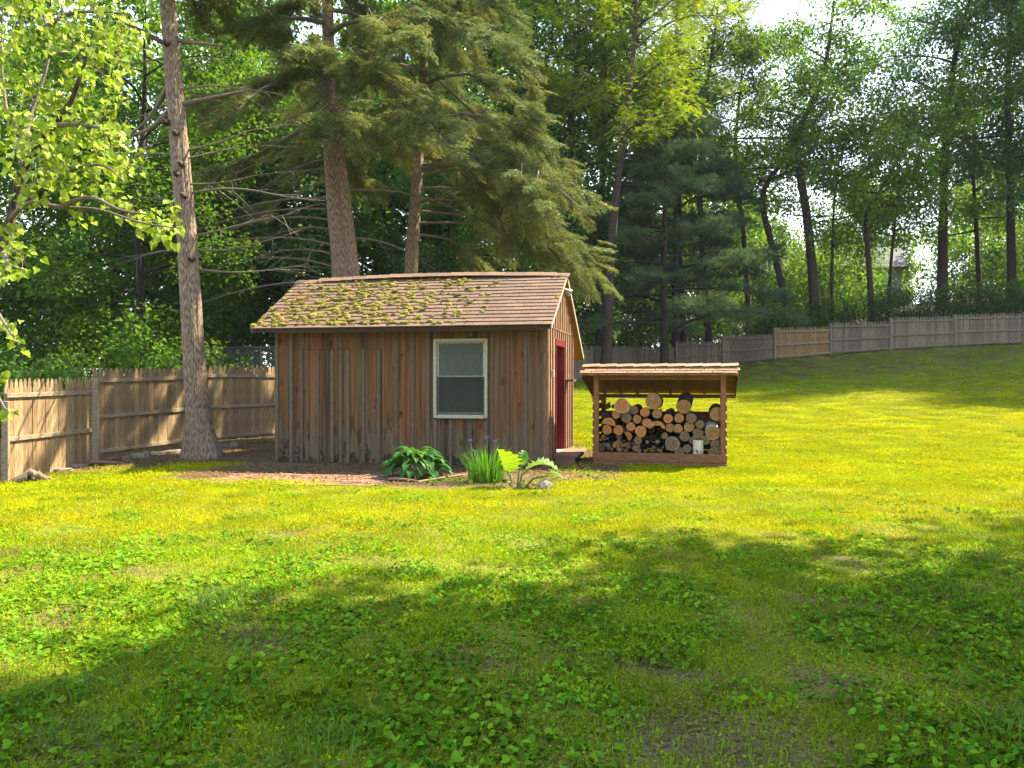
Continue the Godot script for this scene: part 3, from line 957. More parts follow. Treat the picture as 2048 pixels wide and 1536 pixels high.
func prism_x(b: MB, pts: Array, xa: float, xb: float) -> void:      # a (z, y) outline swept along x
	var area := 0.0
	for i in pts.size():
		var p: Vector2 = pts[i]
		var q: Vector2 = pts[(i + 1) % pts.size()]
		area += p.x * q.y - q.x * p.y
	var o := pts.duplicate()
	if area > 0: o.reverse()
	for i in range(1, o.size() - 1):
		b.tri(Vector3(xb, o[0].y, o[0].x), Vector3(xb, o[i].y, o[i].x), Vector3(xb, o[i + 1].y, o[i + 1].x))
		b.tri(Vector3(xa, o[0].y, o[0].x), Vector3(xa, o[i + 1].y, o[i + 1].x), Vector3(xa, o[i].y, o[i].x))
	for i in o.size():
		var p: Vector2 = o[i]
		var q: Vector2 = o[(i + 1) % o.size()]
		b.quad(Vector3(xa, p.y, p.x), Vector3(xa, q.y, q.x), Vector3(xb, q.y, q.x), Vector3(xb, p.y, p.x))

# ------------------------------------------------------------------ firewood shelter
const FL := 2.23
const FD := 1.05

func build_woodshed() -> Node3D:
	var th := deg_to_rad(14.0)
	var ws := thing("firewood_shelter", Vector3(2.63, 0.0, -14.18), -th)
	tag(ws, "open brown timber firewood shelter with cedar shingle roof standing on the lawn", "firewood shelter")
	var hx := FL * 0.5
	var hz := FD * 0.5
	for sx in [-1, 1]:
		bar("post", Vector3(sx * (hx - 0.045), 0.80, hz - 0.045), Vector3(0.085, 1.58, 0.085), "stainwood", ws, Basis.IDENTITY, 0.006)
		bar("post", Vector3(sx * (hx - 0.045), 0.63, -hz + 0.045), Vector3(0.085, 1.24, 0.085), "stainwood", ws, Basis.IDENTITY, 0.006)
		for i in 7:      # side slats with gaps
			bar("side_slat", Vector3(sx * (hx + 0.009), 0.31 + i * 0.145, 0), Vector3(0.018, 0.10, FD + 0.02), "stainwood", ws)
		bar("skirt_board", Vector3(sx * (hx + 0.009), 0.12, 0), Vector3(0.02, 0.24, FD), "stainwood_across", ws)
		for i in 4:      # blocking outside the posts, under the roof
			var f := (i + 0.5) / 4.0
			bar("lookout", Vector3(sx * (hx + 0.11), 1.585 - 0.33 * f, lerpf(hz, -hz, f)), Vector3(0.17, 0.022, 0.06), "stainwood_across", ws)
	bar("base_beam", Vector3(0, 0.18, hz + 0.012), Vector3(FL + 0.01, 0.15, 0.035), "stainwood_across", ws, Basis.IDENTITY, 0.006)
	bar("base_beam", Vector3(0, 0.035, hz + 0.018), Vector3(FL + 0.02, 0.13, 0.04), "stainwood_across", ws, Basis.IDENTITY, 0.006)
	for i in 7:
		bar("floor_board", Vector3(0, 0.225, -hz + 0.09 + i * 0.143), Vector3(FL - 0.19, 0.03, 0.13), "stainwood_across", ws)
	bar("top_plate", Vector3(0, 1.545, hz - 0.045), Vector3(FL - 0.18, 0.07, 0.05), "stainwood_across", ws)
	bar("back_beam", Vector3(0, 1.215, -hz + 0.03), Vector3(FL + 0.36, 0.07, 0.04), "stainwood_across", ws)
	for i in 6:
		bar("back_slat", Vector3(0, 0.30 + i * 0.116, -hz - 0.01), Vector3(FL + 0.02, 0.115, 0.018), "stainwood_across", ws)
	var ridge := Vector2(hz - 0.10, 1.735)      # (z, y)
	var front := Vector2(hz + 0.14, 1.615)
	var back := Vector2(-hz - 0.16, 1.285)
	for i in 8:
		var x := lerpf(-hx + 0.06, hx - 0.06, i / 7.0)
		var rb := MB.new()
		prism_x(rb, [ridge + Vector2(0, -0.13), ridge + Vector2(0, -0.04), back + Vector2(0.02, -0.03), back + Vector2(0.02, -0.10)], x - 0.019, x + 0.019)
		put("rafter", rb.mesh(), M["stainwood"], ws)
	var x0 := -hx - 0.19
	var x1 := hx + 0.19
	for sx in [x0 + 0.012, x1 - 0.012]:
		var rb := MB.new()
		prism_x(rb, [ridge + Vector2(0, -0.13), front + Vector2(0, -0.05), front + Vector2(0, -0.012), ridge + Vector2(0, -0.032), back + Vector2(0, -0.03), back + Vector2(0, -0.11)], sx - 0.012, sx + 0.012)
		put("end_rafter", rb.mesh(), M["stainwood"], ws)
	var dk := MB.new()
	prism_x(dk, [ridge + Vector2(0, -0.032), ridge + Vector2(0, -0.010), back + Vector2(0, -0.004), back + Vector2(0, -0.026)], x0, x1)
	put("roof_deck", dk.mesh(), M["plydeck"], ws)
	var df := MB.new()
	prism_x(df, [front + Vector2(0, -0.028), front + Vector2(0, -0.006), ridge + Vector2(0.001, -0.010), ridge + Vector2(0.001, -0.032)], x0, x1)
	put("roof_deck", df.mesh(), M["plydeck"], ws)
	# shingles: three courses on the short front slope
	var fv := front - ridge
	var fa := atan2(ridge.y - front.y, front.x - ridge.x)
	for r in 3:
		var n := 13
		var w := (x1 - x0 + 0.03) / n
		for i in n:
			var mid := ridge + fv * ((r + 0.62) / 3.0)
			var b := MB.new()
			b.box(Vector3.ZERO, Vector3(w * rnd(0.93, 0.99), 0.011, fv.length() / 3.0 * 1.35), Basis.IDENTITY, 0.002)
			var xx := x0 - 0.015 + w * (i + 0.5) + (w * 0.25 if r % 2 else -w * 0.1)
			xx = minf(xx, x1 - w * 0.3)
			put("shingle", b.mesh(), M["cedar%d" % (rng.randi() % 4)], ws, Transform3D(Basis(Vector3.RIGHT, fa - 0.10 + rnd(-0.02, 0.02)).rotated(Vector3.UP, rnd(-0.015, 0.015)), Vector3(xx, mid.y + 0.014 + rnd(0, 0.003), mid.x)))
	for i in 9:
		var w := (x1 - x0 + 0.02) / 9
		var b := MB.new()
		b.box(Vector3.ZERO, Vector3(w * 1.06, 0.010, 0.15), Basis.IDENTITY, 0.002)
		put("ridge_cap", b.mesh(), M["cedar%d" % (rng.randi() % 4)], ws, Transform3D(Basis(Vector3.RIGHT, fa * 0.7).rotated(Vector3.BACK, 0.03 + rnd(0, 0.02)), Vector3(x0 - 0.01 + w * (i + 0.5), ridge.y + 0.028, ridge.x + 0.02)))
	var bs := MB.new()
	prism_x(bs, [ridge + Vector2(-0.01, -0.004), ridge + Vector2(-0.01, 0.012), back + Vector2(-0.02, 0.012), back + Vector2(-0.02, -0.001)], x0 - 0.01, x1 + 0.01)
	put("back_shingle_slope", bs.mesh(), M["cedar1"], ws)
	return ws

func log_outline(kind: String, r: float, rg: RandomNumberGenerator) -> Array:
	var out := []
	if kind == "arch":      # a hollow half log, arched
		for i in 11:
			var a := PI * (i / 10.0) * 1.12 - 0.06 * PI
			out.append(Vector2(cos(a), sin(a) * 0.85) * r * rg.randf_range(0.97, 1.03))
		for i in 9:
			var a := PI * (1.0 - i / 8.0)
			out.append(Vector2(cos(a) * 0.58, sin(a) * 0.28 - 0.02) * r * rg.randf_range(0.9, 1.1))
		return out
	if kind == "half":
		for i in 10:
			var a := PI * i / 9.0 - 0.2
			out.append(Vector2(cos(a), sin(a)) * r * rg.randf_range(0.97, 1.03) + Vector2(0, -r * 0.35))
		return out
	if kind == "wedge":
		var n := 3 + rg.randi() % 3
		for i in n:
			var a := TAU * i / n + rg.randf_range(-0.3, 0.3)
			out.append(Vector2(cos(a), sin(a) * 0.75) * r * rg.randf_range(0.8, 1.1))
		return out
	var ph := rg.randf() * TAU
	var ell := rg.randf_range(0.92, 1.0)
	for i in 18:
		var a := TAU * i / 18.0
		out.append(Vector2(cos(a), sin(a) * ell) * r * (1.0 + 0.025 * sin(3.0 * a + ph) + rg.randf_range(-0.012, 0.012)))
	return out

func fire_log(called: String, xf: Transform3D, kind: String, r: float, len_: float, bark: String, cut: String, label: String, category: String, group: String, seed_: int) -> Node3D:
	# lies along its own z, cut face at +z/2
	var rg := RandomNumberGenerator.new()
	rg.seed = seed_
	var out := log_outline(kind, r, rg)
	var sideb := MB.new()
	var faceb := MB.new()
	var backb := MB.new()
	faceb.has_uv = true
	backb.has_uv = true
	sideb.smooth = true
	var n := out.size()
	var inset := 0.965 if kind != "wedge" else 1.0
	var zf := len_ * 0.5
	for i in n:
		var p: Vector2 = out[i]
		var q: Vector2 = out[(i + 1) % n]
		var np := Vector3(p.x, p.y, 0).normalized()
		var nq := Vector3(q.x, q.y, 0).normalized()
		if kind == "round":
			sideb.trin(Vector3(p.x, p.y, zf), Vector3(p.x * 1.01, p.y * 1.01, -zf), Vector3(q.x * 1.01, q.y * 1.01, -zf), np, np, nq)
			sideb.trin(Vector3(p.x, p.y, zf), Vector3(q.x * 1.01, q.y * 1.01, -zf), Vector3(q.x, q.y, zf), np, nq, nq)
		else:
			sideb.quad(Vector3(p.x, p.y, zf), Vector3(p.x, p.y, -zf), Vector3(q.x, q.y, -zf), Vector3(q.x, q.y, zf))
		if kind == "round":      # bark edge round the cut
			sideb.quad(Vector3(p.x, p.y, zf), Vector3(q.x, q.y, zf), Vector3(q.x * inset, q.y * inset, zf - 0.002), Vector3(p.x * inset, p.y * inset, zf - 0.002))
	var poly := PackedVector2Array()
	for p in out: poly.append(p * (inset if kind == "round" else 1.0))
	var idx := Geometry2D.triangulate_polygon(poly)
	for i in range(0, idx.size(), 3):
		var a := poly[idx[i]]
		var b := poly[idx[i + 1]]
		var c := poly[idx[i + 2]]
		if (b - a).cross(c - a) < 0:
			var t := b
			b = c
			c = t
		var h := Vector2(0.5, 0.5)
		var zc := zf - (0.001 if kind == "round" else 0.0)
		faceb.triuv(Vector3(a.x, a.y, zc), Vector3(b.x, b.y, zc), Vector3(c.x, c.y, zc), a / r * 0.49 + h, b / r * 0.49 + h, c / r * 0.49 + h)
		backb.triuv(Vector3(a.x, a.y, -zf), Vector3(c.x, c.y, -zf), Vector3(b.x, b.y, -zf), a / r * 0.49 + h, c / r * 0.49 + h, b / r * 0.49 + h)
	var o := thing(called, xf.origin)
	o.transform = xf
	tag(o, label, category, group)
	put("bark", sideb.mesh(), M[bark], o)
	put("cut_face", faceb.mesh(), M[cut], o)
	put("cut_face", backb.mesh(), M[cut], o)
	return o

func shelter_point(ws: Node3D, zx: float, zy: float, z: float) -> Vector3:
	# where the bearing of a log meets the shelter's plane at its own z, in the shelter's axes
	var px := 1170.0 + zx / 6.827
	var py := 780.0 + zy / 6.827
	var inv := ws.transform.affine_inverse()
	var o := inv * Vector3(0, EYE, 0)
	var e := inv * at(px, py, 14.0)
	var t := (z - o.z) / (e.z - o.z)
	return o.lerp(e, t)

func beside(big: Array, b: Array) -> String:      # names the landmark log a log lies next to
	var names := ["white barked birch log on top", "largest top log", "dark barked top log", "top log by the post", "white birch log against the post", "cracked orange half log", "hollow arched half log", "tilted orange half log", "grey log with pale rim"]
	var best := 0
	var least := 1e9
	for i in big.size():
		var q := Vector2(big[i][0] - b[0], big[i][1] - b[1]).length()
		if q < least:
			least = q
			best = i
	var dy: float = b[1] - big[best][1]
	return ("below" if dy > 70 else "above" if dy < -70 else "beside") + " the " + names[best]

func build_logs(ws: Node3D) -> void:
	var zf := FD * 0.5 - 0.07
	var big := [      # zx, zy, r, kind, bark, cut, twist, label
		[500, 212, 108, "round", "birchbark", "cut0", -0.30, "large birch log with white bark and bright orange cut end, on top of the stack", 0],
		[935, 150, 116, "round", "logbark2", "cut1", -0.02, "largest round log, pale brown cut end and no white bark, on top of the stack", 0],
		[1350, 228, 103, "round", "logbark1", "cut1", 0.28, "large log with dark bark and plain brown cut end on top of the stack", 0],
		[1800, 330, 96, "round", "logbark0", "cut1", 0.12, "large round log half hidden by the shelter post, on top of the stack", 0],
		[1745, 582, 100, "round", "birchbark", "cut1", -0.12, "big birch log with white bark and yellowish cut end against the shelter post", 0],
		[320, 440, 98, "half", "logbark2", "cut0", 0.1, "orange half log with a dark star crack resting on a smaller round log", 0],
		[980, 515, 112, "arch", "logbark2", "cut0", 0.0, "hollow half log arched like a bridge in the middle of the stack", 0],
		[590, 622, 78, "half", "logbark1", "cut0", 0.5, "tilted bright orange half log above the kindling", 0],
		[1190, 735, 92, "round", "birchbark", "cut2", 0.05, "large grey brown log with pale rim among the kindling", 0],
	]
	var mids := [
		[425, 335, 58, 0], [565, 378, 70, 2], [668, 275, 60, 2], [818, 303, 66, 0], [712, 398, 60, 1], [985, 325, 64, 1], [1135, 390, 62, 0], [1285, 382, 64, 1],
		[1448, 385, 70, 2], [1570, 468, 58, 2], [845, 450, 63, 0], [625, 500, 61, 0], [300, 540, 66, 0], [457, 548, 68, 0], [760, 565, 80, 0], [1160, 515, 58, 1], [1272, 525, 60, 1],
		[1422, 502, 72, 1], [1545, 592, 72, 2], [1360, 632, 70, 2], [1645, 682, 64, 2], [1775, 745, 62, 2], [1480, 690, 56, 2], [1290, 846, 64, 2], [1760, 858, 78, 2], [720, 690, 56, 2], [1395, 800, 56, 2], [1090, 625, 44, 2],
	]
	var px_m := 13.75 / FOCAL / 6.827
	var k := 0
	for b in big:
		var p := shelter_point(ws, b[0], b[1], zf)
		k += 1
		var tw := Basis(Vector3.UP, b[6]).rotated(Vector3.BACK, rnd(0, 6.28) if b[3] == "round" else (0.12 if b[5] == "cut1" else (-0.9 if b[0] == 590 else 0.0)))
		var xf: Transform3D = ws.transform * Transform3D(tw, p + tw * Vector3(0, 0, -0.215))
		fire_log("firewood_log", xf, b[3], b[2] * px_m, 0.43, b[4], b[5], b[7], "log", "firewood stacked in the shelter", 100 + k)
	for b in mids:
		var p := shelter_point(ws, b[0], b[1], zf + rnd(-0.05, 0.0))
		k += 1
		var tw := Basis(Vector3.UP, rnd(-0.1, 0.1)).rotated(Vector3.BACK, rnd(0, 6.28))
		var xf: Transform3D = ws.transform * Transform3D(tw, p + tw * Vector3(0, 0, -0.215))
		fire_log("firewood_log", xf, "round", b[2] * px_m * 1.05, 0.43, "logbark%d" % (rng.randi() % 4), "cut%d" % b[3], "%s log with %s end %s" % ["small" if b[2] < 60 else "medium" if b[2] < 68 else "thick", ["orange", "light brown", "dull grey"][b[3]], beside(big, b)], "log", "firewood stacked in the shelter", 100 + k)
	# the white birch billet that lies across in front
	var bp := shelter_point(ws, 1545, 815, zf + 0.04)
	var up := Basis(Vector3.RIGHT, -PI * 0.5)
	var billet := fire_log("firewood_log", ws.transform * Transform3D(up, Vector3(bp.x, 0.24 + 0.125, bp.z - 0.02)), "round", 0.085, 0.25, "birchbark", "cut1", "short white birch billet standing on end with mossy bark foot", "log", "firewood stacked in the shelter", 99)
	var mo := MB.new()
	for i in 90:
		var a := rnd(0, TAU)
		var zz := -0.124 + 0.085 * pow(rng.randf(), 1.7)
		var rr := rnd(0.006, 0.014)
		var o := Vector3(cos(a) * 0.086, sin(a) * 0.086, zz)
		var nn := Vector3(cos(a), sin(a), 0)
		var tt := Vector3(-sin(a), cos(a), 0)
		var tone := rnd(0.6, 1.2)
		mo.col = Color(0.26, 0.20, 0.03) * tone
		for w in 6:
			var b0 := TAU * w / 6.0
			var b1 := TAU * (w + 1) / 6.0
			mo.tri(o + nn * rr * 0.6, o + (tt * cos(b0) + Vector3.BACK * sin(b0)) * rr, o + (tt * cos(b1) + Vector3.BACK * sin(b1)) * rr)
	var moss_part := put("moss", mo.mesh(), M["moss"], billet)
	moss_part.set_meta("kind", "stuff")
	# kindling and split pieces low down
	for i in 74:
		var zx := rnd(215, 1075)
		var zy := 610.0 + 275.0 * pow(rng.randf(), 0.85)
		if absf(zx - 590) < 110 and zy < 690: zy += 110
		var rr := rnd(0.018, 0.04) if zx > 700 else rnd(0.03, 0.06)
		var p := shelter_point(ws, zx, zy, zf - rnd(0.0, 0.16))
		p.y = maxf(p.y, 0.242 + rr * 1.05)
		var tw := Basis(Vector3.UP, rnd(-0.45, 0.45)).rotated(Vector3.RIGHT, rnd(-0.12, 0.12)) * Basis(Vector3.BACK, rnd(0, 6.28))
		k += 1
		fire_log("split_stick", ws.transform * Transform3D(tw, p + tw * Vector3(0, 0, -0.19)), "wedge" if rng.randf() < 0.6 else "round", rr, rnd(0.3, 0.4), "logbark%d" % (rng.randi() % 4), "cut2" if rng.randf() < 0.75 else "cut1", "thin split kindling stick in the loose heap under the logs", "firewood", "kindling at the foot of the stack", 300 + k)
	# second row behind, seen as dark bark ends above and between the front row
	for i in 62:
		var x := lerpf(-FL * 0.5 + 0.14, FL * 0.5 - 0.14, (i % 13) / 12.0) + rnd(-0.03, 0.03)
		var lvl := int(i / 13)
		var rr := rnd(0.06, 0.085)
		var y := 0.242 + 0.085 + lvl * 0.152 + (0.10 if x < -0.75 else 0.0) * lvl / 4.0
		var tw := Basis(Vector3.UP, rnd(-0.12, 0.12)) * Basis(Vector3.BACK, rnd(0, 6.28))
		k += 1
		fire_log("rear_log", ws.transform * Transform3D(tw, Vector3(x, y, -0.26)), "wedge" if rng.randf() < 0.5 else "round", rr, 0.42, "logbark%d" % (rng.randi() % 4), "cut2", "dark split log in the second row behind the round logs", "log", "rear row of firewood", 500 + k)

# ------------------------------------------------------------------ fences
func picket_mesh(w: float, h: float, t: float) -> ArrayMesh:      # dog eared board with a pointed gothic head
	var b := MB.new()
	var o := [Vector2(-w * 0.5, 0), Vector2(w * 0.5, 0), Vector2(w * 0.5, h - 0.16), Vector2(w * 0.34, h - 0.11), Vector2(w * 0.36, h - 0.07), Vector2(w * 0.14, h), Vector2(-w * 0.14, h), Vector2(-w * 0.36, h - 0.07), Vector2(-w * 0.34, h - 0.11), Vector2(-w * 0.5, h - 0.16)]
	var n := o.size()
	for i in range(1, n - 1):
		b.tri(Vector3(o[0].x, o[0].y, t), Vector3(o[i].x, o[i].y, t), Vector3(o[i + 1].x, o[i + 1].y, t))
		b.tri(Vector3(o[0].x, o[0].y, 0), Vector3(o[i + 1].x, o[i + 1].y, 0), Vector3(o[i].x, o[i].y, 0))
	for i in n:
		var p: Vector2 = o[i]
		var q: Vector2 = o[(i + 1) % n]
		b.quad(Vector3(p.x, p.y, t), Vector3(p.x, p.y, 0), Vector3(q.x, q.y, 0), Vector3(q.x, q.y, t))
	return b.mesh()

func fence_panel(f: Node3D, a: Vector2, b: Vector2, ya: float, yb: float, ha: float, hb: float, n: int, look: String, rail: String, rails: Array, skip := -1) -> void:
	# a and b: (x, depth); ya, yb: foot of the boards; rails on the side of the camera
	var dir := (Vector3(b.x, 0, -b.y) - Vector3(a.x, 0, -a.y))
	var len_ := dir.length()
	dir = dir.normalized()
	var out := dir.cross(Vector3.UP)
	if out.dot(Vector3(-a.x, 0, a.y)) < 0: out = -out
	var bs := Basis(dir, Vector3.UP, dir.cross(Vector3.UP))
	var w := len_ / n
	for i in n:
		
		var t := (i + 0.5) / n
		var p := Vector3(a.x, 0, -a.y) + dir * len_ * t
		p.y = lerpf(ya, yb, t) + rnd(-0.012, 0.012)
		var hh := lerpf(ha, hb, t) + rnd(-0.015, 0.015) - (0.2 if i == skip else 0.0)
		put("picket", picket_scaled(w * [0.95, 0.97, 0.93][i % 3], hh), M["%s%d" % [look, rng.randi() % 4]], f, Transform3D(bs.rotated(bs.z, rnd(-0.008, 0.008)), p - f.position))
	for r in rails:
		var mb := MB.new()
		var m0 := Vector3(a.x, ya + r * ha, -a.y) + out * 0.035
		var m1 := Vector3(b.x, yb + r * hb, -b.y) + out * 0.035
		var rd := (m1 - m0)
		var rb := Basis(rd.normalized(), (Vector3.UP - rd.normalized() * rd.normalized().y).normalized(), rd.normalized().cross(Vector3.UP).normalized())
		mb.box(Vector3.ZERO, Vector3(rd.length() - 0.02, 0.075, 0.038), Basis.IDENTITY, 0.005)
		put("rail", mb.mesh(), M[rail], f, Transform3D(rb, (m0 + m1) * 0.5 - f.position))

var picket_cache := {}
func picket_scaled(w: float, h: float) -> ArrayMesh:
	var key := "%.3f_%.2f" % [w, h]
	if not picket_cache.has(key): picket_cache[key] = picket_mesh(w, h, 0.016)
	return picket_cache[key]

func fence_post(f: Node3D, p: Vector2, foot: float, h: float, m: String, s := 0.1) -> void:
	bar("post", Vector3(p.x, foot + h * 0.5 - 0.1, -p.y) - f.position, Vector3(s, h + 0.2, s), m, f, Basis(Vector3.UP, 0.3), 0.008)

func build_fences() -> void:
	var p0 := Vector2(-8.26, 13.0)
	var p1 := Vector2(-7.87, 15.0)
	var p2 := Vector2(-6.95, 17.4)
	var p3 := Vector2(-5.7, 20.6)
	var f := thing("picket_fence", Vector3(p0.x, gh(p0.x, p0.y), -p0.y))
	tag(f, "weathered tan stockade picket fence with pointed boards running up behind the shed", "fence")
	var g0 := 1.49 - 209.0 / FOCAL * 13.0
	var g1 := 1.49 - 160.0 / FOCAL * 15.0
	var g2 := 1.49 - 128.0 / FOCAL * 17.4
	var g3 := 1.49 - 112.0 / FOCAL * 20.6
	fence_panel(f, p0, p1, g0 + 0.03, g1 - 0.12, 1.70, 1.68, 21, "picket", "rail", [0.84, 0.42], 13)
	var t1 := 1.49 + 25.0 / FOCAL * 15.0
	var t2 := 1.49 + 28.0 / FOCAL * 17.4
	var t3 := 1.49 + 26.0 / FOCAL * 20.6
	fence_panel(f, p1, p2, g1 + 0.08, g2 + 0.05, t1 - g1 - 0.08, t2 - g2 - 0.05, 21, "picket", "rail", [0.86, 0.45, 0.05])
	fence_panel(f, p2, p3, g2 + 0.05, g3 + 0.08, t2 - g2, t3 - g3 - 0.05, 22, "picket", "rail", [0.86, 0.45, 0.05])
	fence_panel(f, p3, Vector2(-3.6, 22.6), g3 + 0.08, 0.1, t3 - g3 - 0.05, 1.7, 20, "picket", "rail", [0.86, 0.45, 0.05])
	fence_post(f, p0 + Vector2(0.03, 0), g0 - 0.05, 1.42, "rail")
	fence_post(f, p1 + Vector2(0.06, 0.0), g1, 1.55, "rail", 0.12)
	fence_post(f, p2 + Vector2(0.03, 0.1), g2, 1.5, "rail")
	# fence along the foot of the woods
	var posts := [[1110, 31.5], [1182, 33.0], [1229, 35.0], [1261, 37.0], [1353, 36.5], [1446, 36.0], [1549, 35.4], [1661, 34.8], [1781, 34.2], [1909, 33.6], [2047, 33.0], [2190, 32.4]]
	var tops := [693, 693, 693, 693, 682, 669, 654, 644, 633, 627, 622, 618]      # top of the panel that starts at each post
	var q0: float = (posts[4][0] - 1024.0) / FOCAL * posts[4][1]
	var bf := thing("boundary_fence", Vector3(q0, gh(q0, posts[4][1]), -posts[4][1]))
	tag(bf, "long grey stockade fence stepping up the bank below the woods, one panel newer and tan", "fence")
	for i in posts.size() - 1:
		var a := Vector2((posts[i][0] - 1024.0) / FOCAL * posts[i][1], posts[i][1])
		var b := Vector2((posts[i + 1][0] - 1024.0) / FOCAL * posts[i + 1][1], posts[i + 1][1])
		var ya := gh(a.x, a.y) + 0.04
		var yb := gh(b.x, b.y) + 0.04
		var top: float = EYE + (762.0 - tops[i]) / FOCAL * (a.y + b.y) * 0.5
		var n := maxi(8, int(a.distance_to(b) / 0.112))
		fence_panel(bf, a, b, ya, yb, top - ya, top - yb, n, "newpicket" if i == 6 else "greypicket", "rail" if i == 6 else "greyrail", [0.86, 0.44, 0.06])
		fence_post(bf, a, gh(a.x, a.y), top - ya + 0.02, "greyrail", 0.11)
	# chain link behind the picket fence
	var c0 := Vector2(-12.4, 27.0)
	var c1 := Vector2(-7.2, 25.0)
	var cl := thing("chain_link_fence", Vector3(c0.x, gh(c0.x, c0.y), -c0.y))
	tag(cl, "grey metal chain link fence in the shade behind the pointed pickets", "fence")
	var wire := MB.new()
	var topy := 1.49 + 66.0 / FOCAL * 26.0
	var foot := 0.1
	var a3 := Vector3(c0.x, 0, -c0.y)
	var b3 := Vector3(c1.x, 0, -c1.y)
	var ln := a3.distance_to(b3)
	var dirv := (b3 - a3) / ln
	var hgt := topy - foot
	var step := 0.085
	for s in [-1.0, 1.0]:
		var u := -hgt
		while u < ln + hgt:
			var ua := clampf(u, 0, ln)
			var ub := clampf(u + s * hgt, 0, ln)
			if absf(ub - ua) > 0.02:
				var pa := a3 + dirv * ua + Vector3.UP * (foot + absf(ua - u))
				var pb := a3 + dirv * ub + Vector3.UP * (foot + absf(ub - u))
				var sd := dirv * 0.004
				wire.quad(pa - sd - cl.position, pa + sd - cl.position, pb + sd - cl.position, pb - sd - cl.position)
			u += step
	put("wire_mesh", wire.mesh(), M["wire"], cl)
	var rl := MB.new()
	rl.tube([a3 + Vector3.UP * topy - cl.position, b3 + Vector3.UP * topy - cl.position], [0.024, 0.024], 8)
	put("top_rail", rl.mesh(), M["metal"], cl)
	for t in [0.0, 0.44, 0.86, 1.0]:
		var pb := MB.new()
		var q: Vector3 = a3 + dirv * ln * t - cl.position
		pb.tube([q, q + Vector3.UP * (topy + 0.02), q + Vector3.UP * (topy + 0.05)], [0.032, 0.032, 0.012], 8)
		put("post", pb.mesh(), M["metal"], cl)

# ------------------------------------------------------------------ ground and lawn
func shed_local(x: float, d: float) -> Vector2:      # (along the wall, out from the wall middle line)
	var th := deg_to_rad(12.0)
	var c := Vector2(0.60, 13.5) + Vector2(-cos(th), sin(th)) * SL * 0.5 + Vector2(sin(th), cos(th)) * SW * 0.5
	var q := Vector2(x, d) - c
	return Vector2(q.dot(Vector2(cos(th), -sin(th))), -q.dot(Vector2(sin(th), cos(th))))

func bare_at(x: float, d: float) -> float:      # 0 turf .. 1 bare earth
	var e := 0.22 * noise.get_noise_2d(x * 90.0, d * 90.0)
	var s := shed_local(x, d)
	var b := 0.0
	if absf(s.x) < SL * 0.5 + 0.2 and absf(s.y) < SW * 0.5 + 0.2: b = 1.0
	# bed along the long wall and the brick strip
	if s.x > -3.2 and s.x < 2.9 and s.y > 0 and s.y < SW * 0.5 + 2.72 + 1.3 * e + 0.15 * sin(s.x * 1.7): b = maxf(b, 0.93)
	# side with the doorstep up to the shelter
	if s.x > 2.4 and s.x < 4.0 and s.y > -1.0 and s.y < SW * 0.5 + 1.9 + 1.5 * e: b = maxf(b, 0.85)
	# under the conifers along the picket fence
	var edge := 14.1 + 0.5 * (x + 6.0) * 0.4 + e * 2.0
	if x < -4.0: b = maxf(b, smoothstep(edge - 0.6, edge + 0.7, d) * 0.92)
	# worn spots in the near turf
	if d < 9.5: b = maxf(b, smoothstep(0.26, 0.46, noise.get_noise_2d(x * 95.0 + 500.0, d * 95.0)) * 0.8 * smoothstep(9.0, 6.5, d))
	b = maxf(b, exp(-(pow((x - 0.72) / 0.55, 2.0) + pow((d - 3.35) / 0.3, 2.0))) * 0.95)
	# the bank under the trees
	if x > 4.0: b = maxf(b, smoothstep(28.5, 32.0, d) * 0.5)
	if d > 23.0 and x < 1.0: b = 1.0
	if d > 37.5: b = 1.0
	return b

